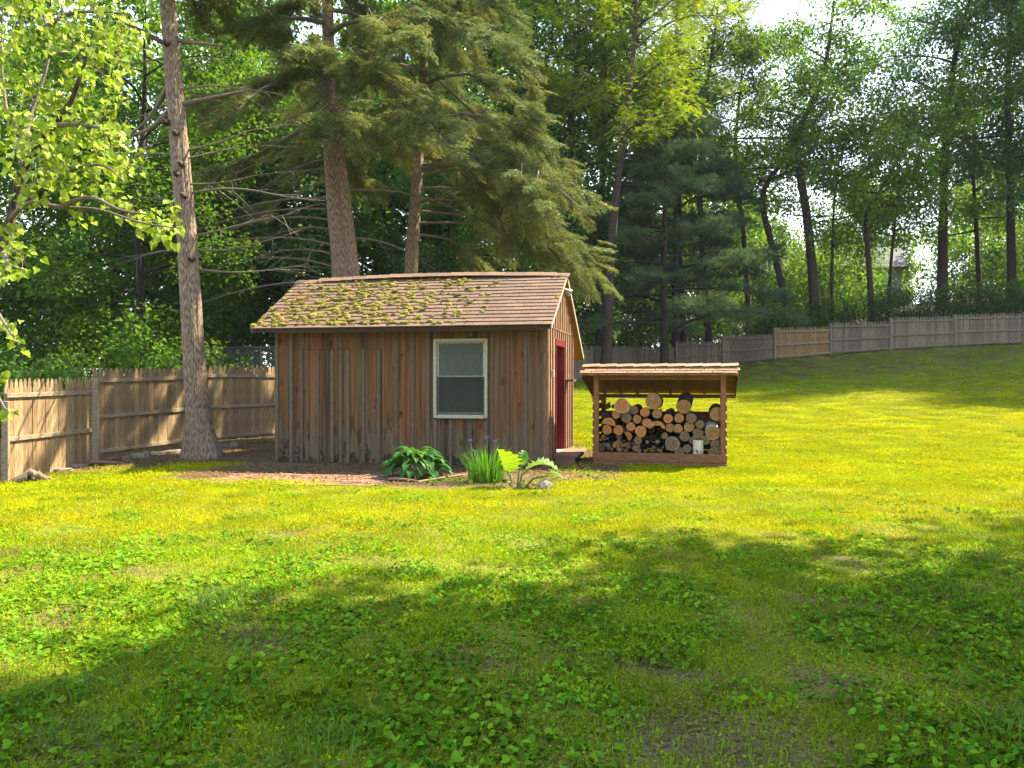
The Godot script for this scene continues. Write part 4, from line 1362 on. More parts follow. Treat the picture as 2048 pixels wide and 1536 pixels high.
func build_ground() -> void:
	var xs := []
	var ds := []
	for v in [-400.0, -250.0, -150.0, -100.0, -70.0, -50.0, -40.0]: xs.append(v)
	var x := -32.0
	while x < 32.0:
		xs.append(x)
		x += 0.3 if absf(x) < 9.0 else 1.0
	for v in [32.0, 40.0, 50.0, 70.0, 100.0, 150.0, 250.0, 400.0]: xs.append(v)
	for v in [-400.0, -200.0, -100.0, -50.0, -25.0, -12.0, -6.0, -3.0, -1.0]: ds.append(v)
	var d := 0.5
	while d < 50.0:
		ds.append(d)
		d += 0.25 if d < 16.0 else 0.7
	for v in [52.0, 58.0, 66.0, 80.0, 100.0, 150.0, 250.0, 450.0]: ds.append(v)
	var v := PackedVector3Array()
	var c := PackedColorArray()
	var ix := PackedInt32Array()
	for j in ds.size():
		for i in xs.size():
			var px: float = xs[i]
			var pd: float = ds[j]
			var near := 1.0 if absf(px) < 34.0 and pd < 52.0 and pd > -4.0 else 0.0
			var bump := near * (0.018 * noise.get_noise_2d(px * 60.0, pd * 60.0) + 0.012 * noise.get_noise_2d(px * 240.0, pd * 240.0))
			v.append(Vector3(px, gh(px, pd) + bump, -pd))
			var b := bare_at(px, pd)
			var tone := 1.0 + 0.5 * noise.get_noise_2d(px * 50.0 + 900.0, pd * 50.0)
			var turf := Color(0.19, 0.205, 0.008) * tone
			var earth := Color(0.155, 0.098, 0.056) * tone
			if pd > 22.0: earth = Color(0.10, 0.075, 0.042) * tone
			c.append(turf.lerp(earth, b))
	var w := xs.size()
	for j in ds.size() - 1:
		for i in w - 1:
			var a := j * w + i
			for k in [a, a + w, a + 1, a + 1, a + w, a + w + 1]: ix.append(k)
	var arr := []
	arr.resize(Mesh.ARRAY_MAX)
	arr[Mesh.ARRAY_VERTEX] = v
	arr[Mesh.ARRAY_COLOR] = c
	arr[Mesh.ARRAY_INDEX] = ix
	var nrm := PackedVector3Array()
	for p in v: nrm.append(tilt(p.x, -p.z).y)
	arr[Mesh.ARRAY_NORMAL] = nrm
	var m := ArrayMesh.new()
	m.add_surface_from_arrays(Mesh.PRIMITIVE_TRIANGLES, arr)
	var g := put("ground", m, M["soil"])
	g.set_meta("kind", "structure")

func grass_patch(n: int, radius: float, blade_min: float, blade_max: float, wid: float, lean: float, clover := 0.0) -> ArrayMesh:
	var b := MB.new()
	for i in n:
		var a := rnd(0, TAU)
		var r := radius * sqrt(rng.randf())
		var o := Vector3(cos(a) * r, -0.006, sin(a) * r)
		var long := rnd(blade_min, blade_max)
		var dir := rand_dir()
		dir.y = 0
		dir = dir.normalized()
		var shade_of_green := rnd(0.5, 1.5)
		if rng.randf() < 0.10: b.col = Color(1.5, 1.2, 2.5) * rnd(0.8, 1.3)      # straw
		else: b.col = Color(shade_of_green * rnd(0.75, 1.25), shade_of_green, shade_of_green * rnd(0.6, 1.2))
		if rng.randf() < clover:      # small round clover leaflet
			var up := (Vector3.UP + rand_dir() * 0.6).normalized()
			leaf_shape(b, o + Vector3.UP * long * rnd(0.4, 0.9), (dir - up * dir.dot(up)).normalized(), up, wid * rnd(2.2, 3.6), wid * rnd(1.8, 3.0), 0.1)
			continue
		dir *= rnd(0.1, 1.0) * lean
		var sd := Vector3(dir.z, 0, -dir.x).normalized().rotated(Vector3.UP, rnd(-0.8, 0.8)) * wid * 0.5
		var mid := o + Vector3.UP * long * 0.6 + dir * long * 0.35
		var tip := o + Vector3.UP * long * 0.92 + dir * long
		b.tri(o - sd, o + sd, mid + sd * 0.7)
		b.tri(o - sd, mid + sd * 0.7, mid - sd * 0.7)
		b.tri(mid - sd * 0.7, mid + sd * 0.7, tip)
	return b.mesh()

func heart_leaf(b: MB, o: Vector3, dir: Vector3, up: Vector3, s: float, cup: float, rounded := false) -> void:
	var side := dir.cross(up).normalized()
	var nn := side.cross(dir).normalized()
	var pts := []
	for q in ([[0.0, 0.08], [0.32, -0.08], [0.54, 0.14], [0.52, 0.46], [0.30, 0.76], [0.0, 0.90]] if rounded else [[0.0, 0.05], [0.26, -0.10], [0.47, 0.10], [0.42, 0.40], [0.17, 0.78], [0.0, 1.08]]): pts.append(q)
	for sg in [-1.0, 1.0]:
		for i in pts.size() - 1:
			var p: Array = pts[i]
			var q: Array = pts[i + 1]
			var pa: Vector3 = o + dir * p[1] * s + side * sg * p[0] * s + nn * cup * s * p[0] - nn * 0.12 * s * p[1] * p[1]
			var pb: Vector3 = o + dir * q[1] * s + side * sg * q[0] * s + nn * cup * s * q[0] - nn * 0.12 * s * q[1] * q[1]
			var c := o + dir * 0.35 * s
			if sg > 0: b.tri(c, pb, pa)
			else: b.tri(c, pa, pb)

func violet_patch(n: int, radius: float, s0: float, s1: float, h: float) -> ArrayMesh:
	var b := MB.new()
	for i in n:
		var a := rnd(0, TAU)
		var r := radius * pow(rng.randf(), 0.55)
		var y := h * rnd(0.25, 1.0) * (1.0 - 0.5 * r / radius)
		var o := Vector3(cos(a) * r, y, sin(a) * r)
		var dir := (Vector3(cos(a), 0, sin(a)) + rand_dir() * 0.8)
		dir.y = rnd(-0.55, 0.35)
		dir = dir.normalized()
		var t := rnd(0.5, 1.5)
		b.col = Color(t * rnd(0.8, 1.25), t, t * rnd(0.8, 1.2))
		heart_leaf(b, o, dir, (Vector3.UP + rand_dir() * 0.6).normalized(), rnd(s0, s1), rnd(0.1, 0.6), true)
		b.col = Color(1.1, 1.0, 0.8) * 0.8
		var sd := Vector3(dir.z, 0, -dir.x).normalized() * 0.0012
		var ft := Vector3(o.x * 0.6, -0.01, o.z * 0.6)
		b.tri(ft - sd, ft + sd, o)
	return b.mesh()

func flake_patch(n: int, radius: float) -> ArrayMesh:      # fallen leaf scraps
	var b := MB.new()
	for i in n:
		var a := rnd(0, TAU)
		var r := radius * sqrt(rng.randf())
		var o := Vector3(cos(a) * r, rnd(0.004, 0.02), sin(a) * r)
		var dir := rand_dir()
		dir.y *= 0.3
		var t := rnd(0.6, 1.6)
		b.col = Color(t * rnd(0.9, 1.2), t, t * rnd(0.7, 1.0))
		leaf_shape(b, o, dir.normalized(), (Vector3.UP + rand_dir() * 0.4).normalized(), rnd(0.02, 0.055), rnd(0.012, 0.03))
	return b.mesh()

func cover(called: String, label: String, category: String, meshes: Array, xfs: Array, tints: Array, m: String) -> void:
	var o := thing(called, Vector3.ZERO)
	tag(o, label, category, "", "stuff")
	for k in meshes.size():
		if xfs[k].size():
			scatter("patch", meshes[k], M[m], o, xfs[k], tints[k]).set_meta("kind", "stuff")

func build_lawn() -> void:
	var short := []
	var far := []
	var violet := []
	var tall := []
	var flake := []
	for i in 3:
		short.append(grass_patch(210, 0.26, 0.022, 0.06, 0.0055, 1.0, 0.3))
		far.append(grass_patch(230, 0.42, 0.025, 0.065, 0.011, 1.0, 0.3))
		violet.append(violet_patch(32, 0.16, 0.02, 0.042, 0.06))
		tall.append(grass_patch(60, 0.16, 0.09, 0.21, 0.006, 0.9))
		flake.append(flake_patch(36, 0.3))
	var gx := [[], [], []]
	var gt := [[], [], []]
	var fx := [[], [], []]
	var ft := [[], [], []]
	var vx := [[], [], []]
	var vt := [[], [], []]
	var lx := [[], [], []]
	var lt := [[], [], []]
	# fine turf near by
	var d := 1.6
	while d < 12.5:
		var half := 0.72 * d + 1.2
		var step := 0.13 + 0.008 * d
		var x := -half
		while x < half:
			var px := x + rnd(-0.1, 0.1)
			var pd := d + rnd(-0.1, 0.1)
			x += step
			var bare := bare_at(px, pd)
			var k := rng.randi() % 3
			var dry := noise.get_noise_2d(px * 55.0, pd * 55.0)
			var fleck := noise.get_noise_2d(px * 200.0 + 50.0, pd * 200.0)
			if rng.randf() > maxf(bare * 1.15, 0.42 * smoothstep(8.5, 6.0, pd)):
				var tn := (1.0 + 0.42 * fleck) * rnd(0.75, 1.25)
				gx[k].append(Transform3D(tilt(px, pd).rotated(Vector3.UP, rnd(0, TAU)).scaled_local(Vector3(1, rnd(0.6, 1.25), 1)), on_ground(px, pd)))
				var lush := smoothstep(9.5, 5.5, pd + 2.0 * dry)
				gt[k].append(Color((0.30 + 0.10 * dry) * tn, (0.325 + 0.04 * dry) * tn, 0.004 * tn).lerp(Color(0.16, 0.29, 0.008) * tn, lush * 0.75))
			# broad leaved cover: thick close to the camera, thinning out over the sunny turf
			var dens := 0.85 * smoothstep(8.8, 5.6, d) + 0.12
			var patch := noise.get_noise_2d(px * 95.0 - 300.0, pd * 95.0) * 1.5 + noise.get_noise_2d(px * 38.0, pd * 38.0 + 80.0)
			if rng.randf() < dens * clampf(0.75 + patch * 1.6, 0.08, 1.0) * (1.0 - 0.8 * bare):
				var s := rnd(0.75, 1.25)
				vx[k].append(Transform3D(Basis(Vector3.UP, rnd(0, TAU)).scaled(Vector3(s, s * rnd(0.7, 1.2), s)), on_ground(px, pd)))
				var tv := rnd(0.5, 1.3)
				vt[k].append(Color((0.155 + 0.09 * fleck) * tv, (0.30 + 0.05 * fleck) * tv, 0.018 * tv))
			if rng.randf() < 0.025 + bare * 0.2:
				lx[k].append(Transform3D(Basis(Vector3.UP, rnd(0, TAU)), on_ground(px, pd)))
				lt[k].append(Color(0.20, 0.135, 0.075) * rnd(0.7, 1.4))
		d += step
	# turf farther out
	d = 11.5
	while d < 36.0:
		var half := 0.72 * d + 1.5
		var step := 0.20 + 0.010 * (d - 11.5)
		var x := -half
		while x < half:
			var px := x + rnd(-0.15, 0.15)
			var pd := d + rnd(-0.15, 0.15)
			x += step
			if px < -9.5 or (px < -4.0 and d > 21.0): continue
			var bare := bare_at(px, pd)
			var k := rng.randi() % 3
			if rng.randf() > bare * 1.12:
				var dry := noise.get_noise_2d(px * 55.0, pd * 55.0)
				var fleck := noise.get_noise_2d(px * 160.0 + 50.0, pd * 160.0)
				var tn := (1.0 + 0.42 * fleck) * rnd(0.75, 1.25)
				if pd > 27.5: dry = -0.9      # thinner turf; tree shade put into its colour as a greener tint
				fx[k].append(Transform3D(tilt(px, pd).rotated(Vector3.UP, rnd(0, TAU)).scaled_local(Vector3(1, rnd(0.6, 1.2), 1)), on_ground(px, pd)))
				ft[k].append(Color((0.30 + 0.10 * dry) * tn, (0.325 + 0.04 * dry) * tn, 0.004 * tn))
				if d < 20.0 and rng.randf() < 0.10 * clampf(0.4 + 2.0 * noise.get_noise_2d(px * 70.0 + 40.0, pd * 70.0), 0.0, 1.0):
					vx[k].append(Transform3D(Basis(Vector3.UP, rnd(0, TAU)), on_ground(px, pd)))
					vt[k].append(Color(0.15, 0.27, 0.02) * rnd(0.8, 1.2))
			if rng.randf() < bare * (1.3 if d > 28.0 else 0.5):
				lx[k].append(Transform3D(Basis(Vector3.UP, rnd(0, TAU)).scaled(Vector3.ONE * 1.4), on_ground(px, pd)))
				lt[k].append(Color(0.19, 0.125, 0.07) * rnd(0.6, 1.4))
		d += step
	cover("lawn_grass", "short yellow green turf in the sun and shade close to the camera", "grass", short, gx, gt, "grass")
	cover("distant_lawn_grass", "short sunlit lawn stretching round the shed to the fence", "grass", far, fx, ft, "grass")
	cover("violet_leaves", "low heart shaped weed leaves spread through the shaded turf", "ground cover", violet, vx, vt, "leaf")
	cover("leaf_litter", "brown dry leaf scraps lying on bare earth and turf", "leaf litter", flake, lx, lt, "leaf")
	# taller tufts
	var spots := [[90, 1400, 2], [60, 1490, 3], [600, 1500, 2], [640, 1525, 2], [430, 1210, 3], [480, 1195, 2], [380, 1225, 2], [1880, 1180, 2], [1960, 1120, 3], [2000, 1450, 3]]
	var tx := [[], [], []]
	var tt := [[], [], []]
	for s in spots:
		var pd: float = 1.49 * FOCAL / (s[1] - 762.0)
		var px: float = (s[0] - 1024.0) / FOCAL * pd
		for i in s[2]:
			var k := rng.randi() % 3
			var qx := px + rnd(-0.22, 0.22)
			var qd := pd + rnd(-0.16, 0.16)
			tx[k].append(Transform3D(Basis(Vector3.UP, rnd(0, TAU)).scaled(Vector3(1, rnd(0.4, 0.75), 1)), on_ground(qx, qd)))
			tt[k].append(Color(0.115, 0.21, 0.035) * rnd(0.8, 1.25))
	cover("grass_tufts", "taller dark green grass tufts rising from the shaded turf", "grass", tall, tx, tt, "grass")

# ------------------------------------------------------------------ small things round the shed
func build_patio() -> void:
	var th := deg_to_rad(12.0)
	var p := thing("brick_path", Vector3(-3.2, 0.0, -11.95), -th * 0.5)
	p.set_meta("kind", "structure")
	var meshes := []
	for i in 3:
		var b := MB.new()
		b.box(Vector3.ZERO, Vector3(0.2, 0.05, 0.095), Basis.IDENTITY, 0.007)
		meshes.append(b.mesh())
	for j in 12:
		for i in 13:
			var lx := (i - 6.0) * 0.212 + (0.106 if j % 2 else 0.0)
			var lz := (j - 6.0) * 0.107
			if rng.randf() < 0.10 and j > 8: continue
			if lx > 1.35 and lz > 0.1: continue
			put("brick", meshes[rng.randi() % 3], M["brick%d" % (rng.randi() % 4)], p, Transform3D(Basis(Vector3.UP, rnd(-0.03, 0.03)).rotated(Vector3.RIGHT, rnd(-0.02, 0.02)), Vector3(lx + rnd(-0.004, 0.004), -0.004 + rnd(-0.006, 0.006), lz)))
	var q := thing("brick_path", Vector3(1.3, 0.0, -12.35), -th)
	q.set_meta("kind", "structure")
	for j in 8:
		for i in 7:
			if rng.randf() < 0.14: continue
			put("brick", meshes[rng.randi() % 3], M["brick%d" % (rng.randi() % 4)], q, Transform3D(Basis(Vector3.UP, rnd(-0.04, 0.04)).rotated(Vector3.RIGHT, rnd(-0.02, 0.02)), Vector3((i - 3.0) * 0.212 + (0.106 if j % 2 else 0.0), -0.008 + rnd(-0.006, 0.006), (j - 4.0) * 0.107)))

func rock_mesh(s: Vector3, seed_: int) -> ArrayMesh:
	var rg := RandomNumberGenerator.new()
	rg.seed = seed_
	var b := MB.new()
	var rings := []
	for j in 4:
		var ring := []
		var y: float = [-1.0, -0.2, 0.72, 1.0][j]
		var w: float = [0.85, 1.0, 0.88, 0.55][j]
		for i in 8:
			var a := TAU * i / 8.0
			ring.append(Vector3(cos(a) * w * s.x * rg.randf_range(0.82, 1.1), y * s.y * rg.randf_range(0.9, 1.05), sin(a) * w * s.z * rg.randf_range(0.82, 1.1)))
		rings.append(ring)
	for j in 3:
		for i in 8:
			var i2 := (i + 1) % 8
			b.quad(rings[j][i2], rings[j][i], rings[j + 1][i], rings[j + 1][i2])
	for i in range(1, 7):
		b.tri(rings[3][0], rings[3][i + 1], rings[3][i])
		b.tri(rings[0][0], rings[0][i], rings[0][i + 1])
	return b.mesh()

func build_stones() -> void:
	var a := Vector2(-7.87, 15.0)
	var b := Vector2(-6.95, 17.4)
	var dir := (b - a).normalized()
	var nrm := Vector2(dir.y, -dir.x)
	for i in 11:
		var t := 0.62 + i * 0.27 + rnd(-0.04, 0.04)
		var p := a + dir * t + nrm * (0.42 + rnd(-0.05, 0.05))
		var s := Vector3(rnd(0.10, 0.17), rnd(0.05, 0.08), rnd(0.08, 0.12))
		var o := put("edging_stone", rock_mesh(s, 40 + i), M["stone%d" % (i % 4)], null, Transform3D(Basis(Vector3.UP, rnd(0, 3)), on_ground(p.x, p.y, s.y * 0.45)))
		tag(o, "pale rough edging stone in the row below the picket fence", "stone", "edging stones by the fence")
	var flat := [[127, 943, "flat grey slab on the ground beside the lower fence panel"], [153, 934, "flat bluish grey slab against the foot of the fence post"]]
	for i in 2:
		var q: Vector3 = at(flat[i][0], flat[i][1], 14.1 + i * 0.45)
		var o := put("flat_stone", rock_mesh(Vector3(0.20, 0.035, 0.13), 60 + i), M["stone3"], null, Transform3D(Basis(Vector3.UP, 0.4 * i), on_ground(q.x, -q.z, 0.02)))
		tag(o, flat[i][2], "stone")
	for i in 9:      # loose bricks along the fence foot
		var t := 0.30 + i * 0.24
		var p := a + dir * t + nrm * (0.18 + 0.05 * (i % 2))
		var o := bar("loose_brick", Vector3(p.x, gh(p.x, p.y) + 0.03, -p.y), Vector3(0.2, 0.06, 0.095), "brick%d" % (i % 4), null, Basis(Vector3.UP, atan2(dir.y, dir.x) + rnd(-0.1, 0.1)), 0.006)
		tag(o, "red brick laid end to end along the fence foot", "brick", "bricks along the fence foot")
	var st := thing("wood_round", on_ground(-7.25, 15.05))
	tag(st, "small reddish sawn wood round beside the fence post", "wood")
	var sb := MB.new()
	sb.tube([Vector3(0, -0.02, 0), Vector3(0, 0.10, 0)], [0.10, 0.095], 14, false)
	put("bark", sb.mesh(), M["brick1"], st)
	var sf := MB.new()
	for i in 14: sf.tri(Vector3(0, 0.102, 0), Vector3(cos(TAU * (i + 1) / 14) * 0.095, 0.1, sin(TAU * (i + 1) / 14) * 0.095), Vector3(cos(TAU * i / 14) * 0.095, 0.1, sin(TAU * i / 14) * 0.095))
	put("cut_face", sf.mesh(), M["drystick"], st)
	var bd := bar("broken_board", on_ground(-7.45, 14.7, 0.05), Vector3(0.55, 0.03, 0.11), "brick2", null, Basis(Vector3.UP, 0.5).rotated(Vector3.BACK, -0.12))
	tag(bd, "short broken reddish board leaning by the fence post", "board")
	var rt := MB.new()
	for i in 7:
		var o := Vector3(rnd(-0.25, 0.25), 0.02, rnd(-0.12, 0.12))
		rt.tube([o, o + Vector3(rnd(-0.2, 0.3), rnd(0.06, 0.16), rnd(-0.1, 0.1)), o + Vector3(rnd(0.2, 0.5), rnd(0.0, 0.06), rnd(-0.1, 0.2))], [0.055, 0.07, 0.02], 6)
	var ro := put("old_root", rt.mesh(), M["drystick"], null, Transform3D(Basis.IDENTITY, on_ground(-7.95, 13.05)))
	tag(ro, "grey weathered root lying at the foot of the lowest fence board", "root")
	var ch := put("stone_chunk", rock_mesh(Vector3(0.13, 0.07, 0.06), 71), M["stone0"], null, Transform3D(Basis(Vector3.UP, 0.6).rotated(Vector3.BACK, 0.5), on_ground(0.44, 10.95, 0.06)))
	tag(ch, "tilted broken stone beside the rhubarb leaves", "stone")

func ovate_leaf(len_: float, wid: float, arch: float, fold: float, col: Color, ruffle := 0.0) -> ArrayMesh:
	# starts at the origin, runs along +z, rises first and then droops
	var b := MB.new()
	b.smooth = true
	var n := 20 if ruffle > 0.0 else 8
	var rows := []
	for i in n + 1:
		var t := float(i) / n
		var w := wid * 0.5 * pow(sin(PI * pow(t, 0.75)), 0.8) if i > 0 and i < n else 0.002
		var y := arch * len_ * (sin(t * 2.4) * 0.6 - t * t * 0.75)
		var r := []
		for k in 5:
			var s := (k - 2) / 2.0
			var ru := ruffle * (sin(t * 40.0 + k * 2.2) + 0.5 * sin(t * 75.0 + k)) * absf(s)
			r.append(Vector3(s * w * (1.0 + 0.6 * ru), y + absf(s) * w * fold + ru * 0.12 * len_, t * len_))
		rows.append(r)
	for i in n:
		for k in 4:
			var t := float(i) / n
			b.col = Color(col.r, col.g, col.b) * (0.92 + 0.16 * ((k + i) % 2)) 
			b.quad(rows[i][k], rows[i + 1][k], rows[i + 1][k + 1], rows[i][k + 1])
	return b.mesh()

func build_plants() -> void:
	# hosta
	var h := thing("hosta", on_ground(-1.46, 12.2))
	tag(h, "wide green hosta with broad overlapping leaves against the shed wall", "hosta")
	var lv := []
	for i in 4: lv.append(ovate_leaf([0.27, 0.24, 0.29, 0.22][i], [0.155, 0.14, 0.16, 0.13][i], [0.5, 0.7, 0.4, 0.6][i], 0.35, Color([0.04, 0.052, 0.036, 0.07][i], [0.12, 0.14, 0.11, 0.165][i], [0.03, 0.03, 0.03, 0.026][i])))
	for i in 62:
		var a := i * 2.399 + rnd(-0.2, 0.2)
		var ring := sqrt((i + 0.5) / 62.0)
		var o := Vector3(cos(a) * ring * 0.36, 0.36 - 0.26 * ring * ring + rnd(-0.03, 0.03), sin(a) * ring * 0.28)
		var out := Vector3(cos(a), 0.55 - 0.75 * ring + rnd(-0.2, 0.2), sin(a)).normalized()
		var x := Vector3.UP.cross(out).normalized()
		put("leaf", lv[i % 4], M["bigleaf"], h, Transform3D(Basis(x, out.cross(x), out), o))
		if i % 3 == 0:
			var sb := MB.new()
			sb.tube([Vector3(o.x * 0.2, 0.0, o.z * 0.2), Vector3(o.x * 0.6, o.y * 0.7, o.z * 0.6), o], [0.007, 0.006, 0.005], 4, false)
			sb.col = Color.WHITE
			put("stalk", sb.mesh(), M["leafstalk"], h)
	# iris clump
	var ir := thing("iris_clump", on_ground(-0.38, 11.7))
	tag(ir, "tall bright green iris clump with narrow arching blades and purple flowers", "iris")
	var bl := MB.new()
	for i in 170:
		var a := rnd(0, TAU)
		var r := sqrt(rng.randf())
		var o := Vector3(cos(a) * r * 0.27, 0, sin(a) * r * 0.18)
		var len_ := rnd(0.35, 0.68)
		var out := Vector3(cos(a), 0, sin(a)) * (0.15 + 0.5 * r * rng.randf())
		var sd := rand_dir()
		sd.y = 0
		sd = sd.normalized() * rnd(0.007, 0.012)
		var t := rnd(0.7, 1.3)
		bl.col = Color(0.085 * t, 0.22 * t, 0.022 * t)
		var prev := o
		for k in 5:
			var q := (k + 1) / 5.0
			var p := o + Vector3.UP * len_ * (q - 0.25 * q * q * q * out.length() * 2.2) + out * len_ * q * q
			var w0 := 1.0 - (k / 5.0) * 0.75
			var w1 := 1.0 - q * 0.75 if k < 4 else 0.02
			bl.quad(prev - sd * w0, prev + sd * w0, p + sd * w1, p - sd * w1)
			prev = p
	var blo := put("foliage", bl.mesh(), M["leaf"], ir)
	blo.set_meta("kind", "stuff")
	for i in 4:
		var q: Array = [[-0.23, 0.62, 0.03], [0.02, 0.66, 0.05], [0.13, 0.60, -0.06], [-0.15, 0.46, 0.08]][i]
		var top := Vector3(q[0], q[1], q[2])
		var sb := MB.new()
		sb.tube([Vector3(q[0] * 0.6, 0, q[2]), top], [0.005, 0.004], 4, false)
		put("stalk", sb.mesh(), M["leafstalk"], ir)
		var fb := MB.new()
		for k in 6:
			var a := TAU * k / 6.0
			var out := Vector3(cos(a), 0.5 if k % 2 else -0.45, sin(a)).normalized()
			leaf_shape(fb, top, out, Vector3.UP, 0.05, 0.03, 0.2)
		put("flower", fb.mesh(), M["bloom"], ir)
	# rhubarb like plant
	var rh := thing("rhubarb", on_ground(0.04, 11.15))
	tag(rh, "big leaved rhubarb with one upright bright leaf and broad pale leaves beside the iris", "rhubarb")
	var specs := [[Vector3(-0.10, 0.20, 0.02), Vector3(-0.28, 0.9, 0.25), 0.40, 0.44, Color(0.19, 0.30, 0.02)], [Vector3(0.16, 0.24, -0.02), Vector3(0.95, 0.12, 0.25), 0.46, 0.46, Color(0.17, 0.26, 0.10)], [Vector3(0.42, 0.16, 0.0), Vector3(1.0, -0.05, 0.1), 0.26, 0.2, Color(0.14, 0.24, 0.07)], [Vector3(-0.12, 0.08, 0.1), Vector3(-0.6, 0.2, 0.7), 0.18, 0.13, Color(0.09, 0.2, 0.03)], [Vector3(0.1, 0.28, -0.14), Vector3(0.1, 0.8, -0.4), 0.26, 0.19, Color(0.10, 0.2, 0.04)]]
	for s in specs:
		var out: Vector3 = s[1].normalized()
		var x := Vector3.UP.cross(out).normalized()
		put("leaf", ovate_leaf(s[2], s[3], 0.35, 0.3, s[4], 0.35), M["bigleaf"], rh, Transform3D(Basis(x, out.cross(x), out), s[0]))
		var sb := MB.new()
		sb.tube([Vector3(s[0].x * 0.3, -0.02, s[0].z * 0.3), s[0] * 0.6 + Vector3(0, 0.03, 0), s[0] + out * 0.03], [0.016, 0.014, 0.011], 7, false)
		put("stalk", sb.mesh(), M["leafstalk"], rh)
	# small leafy weeds along the bed edge
	for i in 9:
		var px: float = [-0.9, -0.7, 0.45, 0.62, 0.2, -1.1, -0.2, 1.15, 1.3][i]
		var pd: float = [11.6, 11.4, 11.3, 11.8, 10.9, 11.5, 11.1, 12.3, 11.8][i]
		var w := put("bed_weed", clump_broad(26, 0.13, 0.06, 0.5), M["leaf"], null, Transform3D(Basis.IDENTITY, on_ground(px, pd, 0.05)))
		w.mesh = tinted(w.mesh, Color(0.09, 0.19, 0.03))
		tag(w, "small leafy weed growing at the edge of the shed bed", "weed", "weeds along the shed bed")
	# dry stems in front of the wall
	var stems := [[[800, 905], [782, 870], [766, 838]], [[798, 908], [775, 862], [763, 845]], [[830, 896], [805, 870], [783, 855], [780, 842]], [[828, 900], [823, 880], [817, 860]], [[864, 900], [862, 870], [858, 850]]]
	for s in stems:
		var pts := []
		var rr := []
		for q in s:
			pts.append(at(q[0], q[1], 13.15))
			rr.append(0.006 - 0.0012 * rr.size())
		pts[0].y = gh(pts[0].x, 13.15) - 0.02
		var b := MB.new()
		var o0: Vector3 = pts[0]
		for i in pts.size(): pts[i] -= o0
		b.tube(smooth_path(pts, 8), [0.006, 0.006, 0.0055, 0.005, 0.005, 0.0045, 0.004, 0.003, 0.002], 5)
		var o := put("dry_stem", b.mesh(), M["drystick"], null, Transform3D(Basis.IDENTITY, o0))
		tag(o, "thin dry curved stem rising in front of the shed wall behind the hosta", "stem", "dry stems at the shed wall")
	var sticks := [[775, 963, 836, 968, 0.022, "short thick stick lying on the ground in front of the hosta"], [836, 968, 965, 952, 0.020, "long bare branch lying between the hosta and the iris"], [712, 958, 775, 948, 0.009, "thin dry twig on the bare earth beside the plank door"], [715, 962, 808, 954, 0.008, "thin pale twig lying across the bed edge before the hosta"]]
	for s in sticks:
		var d0: float = EYE * FOCAL / (s[1] - 762.0)
		var d1: float = EYE * FOCAL / (s[3] - 762.0)
		var a := on_ground((s[0] - 1024.0) / FOCAL * d0, d0, s[4])
		var b3 := on_ground((s[2] - 1024.0) / FOCAL * d1, d1, s[4] + 0.01)
		var mid := (a + b3) * 0.5
		var pts := smooth_path([a - mid, (a - mid) * 0.35 + Vector3(0, 0.015, 0.02), (b3 - mid) * 0.4 + Vector3(0, 0.01, -0.03), b3 - mid], 10)
		var rr := []
		for i in 11: rr.append(s[4] * (1.0 - 0.045 * i) * rnd(0.92, 1.08))
		var mb := MB.new()
		mb.tube(pts, rr, 7)
		tag(put("fallen_branch", mb.mesh(), M["drystick"], null, Transform3D(Basis.IDENTITY, mid)), s[5], "stick")
	var tw := at(1692, 1030, 1.49 * FOCAL / 268.0)
	var mb2 := MB.new()
	mb2.tube([Vector3(-0.06, 0.03, 0), Vector3(0.0, 0.035, 0.02), Vector3(0.08, 0.03, 0.05)], [0.007, 0.007, 0.004], 6)
	tag(put("fallen_twig", mb2.mesh(), M["drystick"], null, Transform3D(Basis.IDENTITY, on_ground(tw.x, -tw.z, 0.0))), "short bare twig lying on the open sunlit lawn", "stick")

func tinted(m: Mesh, c: Color) -> ArrayMesh:
	var arr := m.surface_get_arrays(0)
	var cols: PackedColorArray = arr[Mesh.ARRAY_COLOR]
	for i in cols.size(): cols[i] = Color(cols[i].r * c.r, cols[i].g * c.g, cols[i].b * c.b)
	arr[Mesh.ARRAY_COLOR] = cols
	var o := ArrayMesh.new()
	o.add_surface_from_arrays(Mesh.PRIMITIVE_TRIANGLES, arr)
	return o

# ------------------------------------------------------------------ trees of the place
func px_path(pts: Array, d: float) -> Array:
	var out := []
	for p in pts: out.append(at(p[0], p[1], d))
	return out

func stand(path: Array, d: float) -> Array:      # sets the foot of a trunk on the ground
	path[0].y = gh(path[0].x, d)
	return path

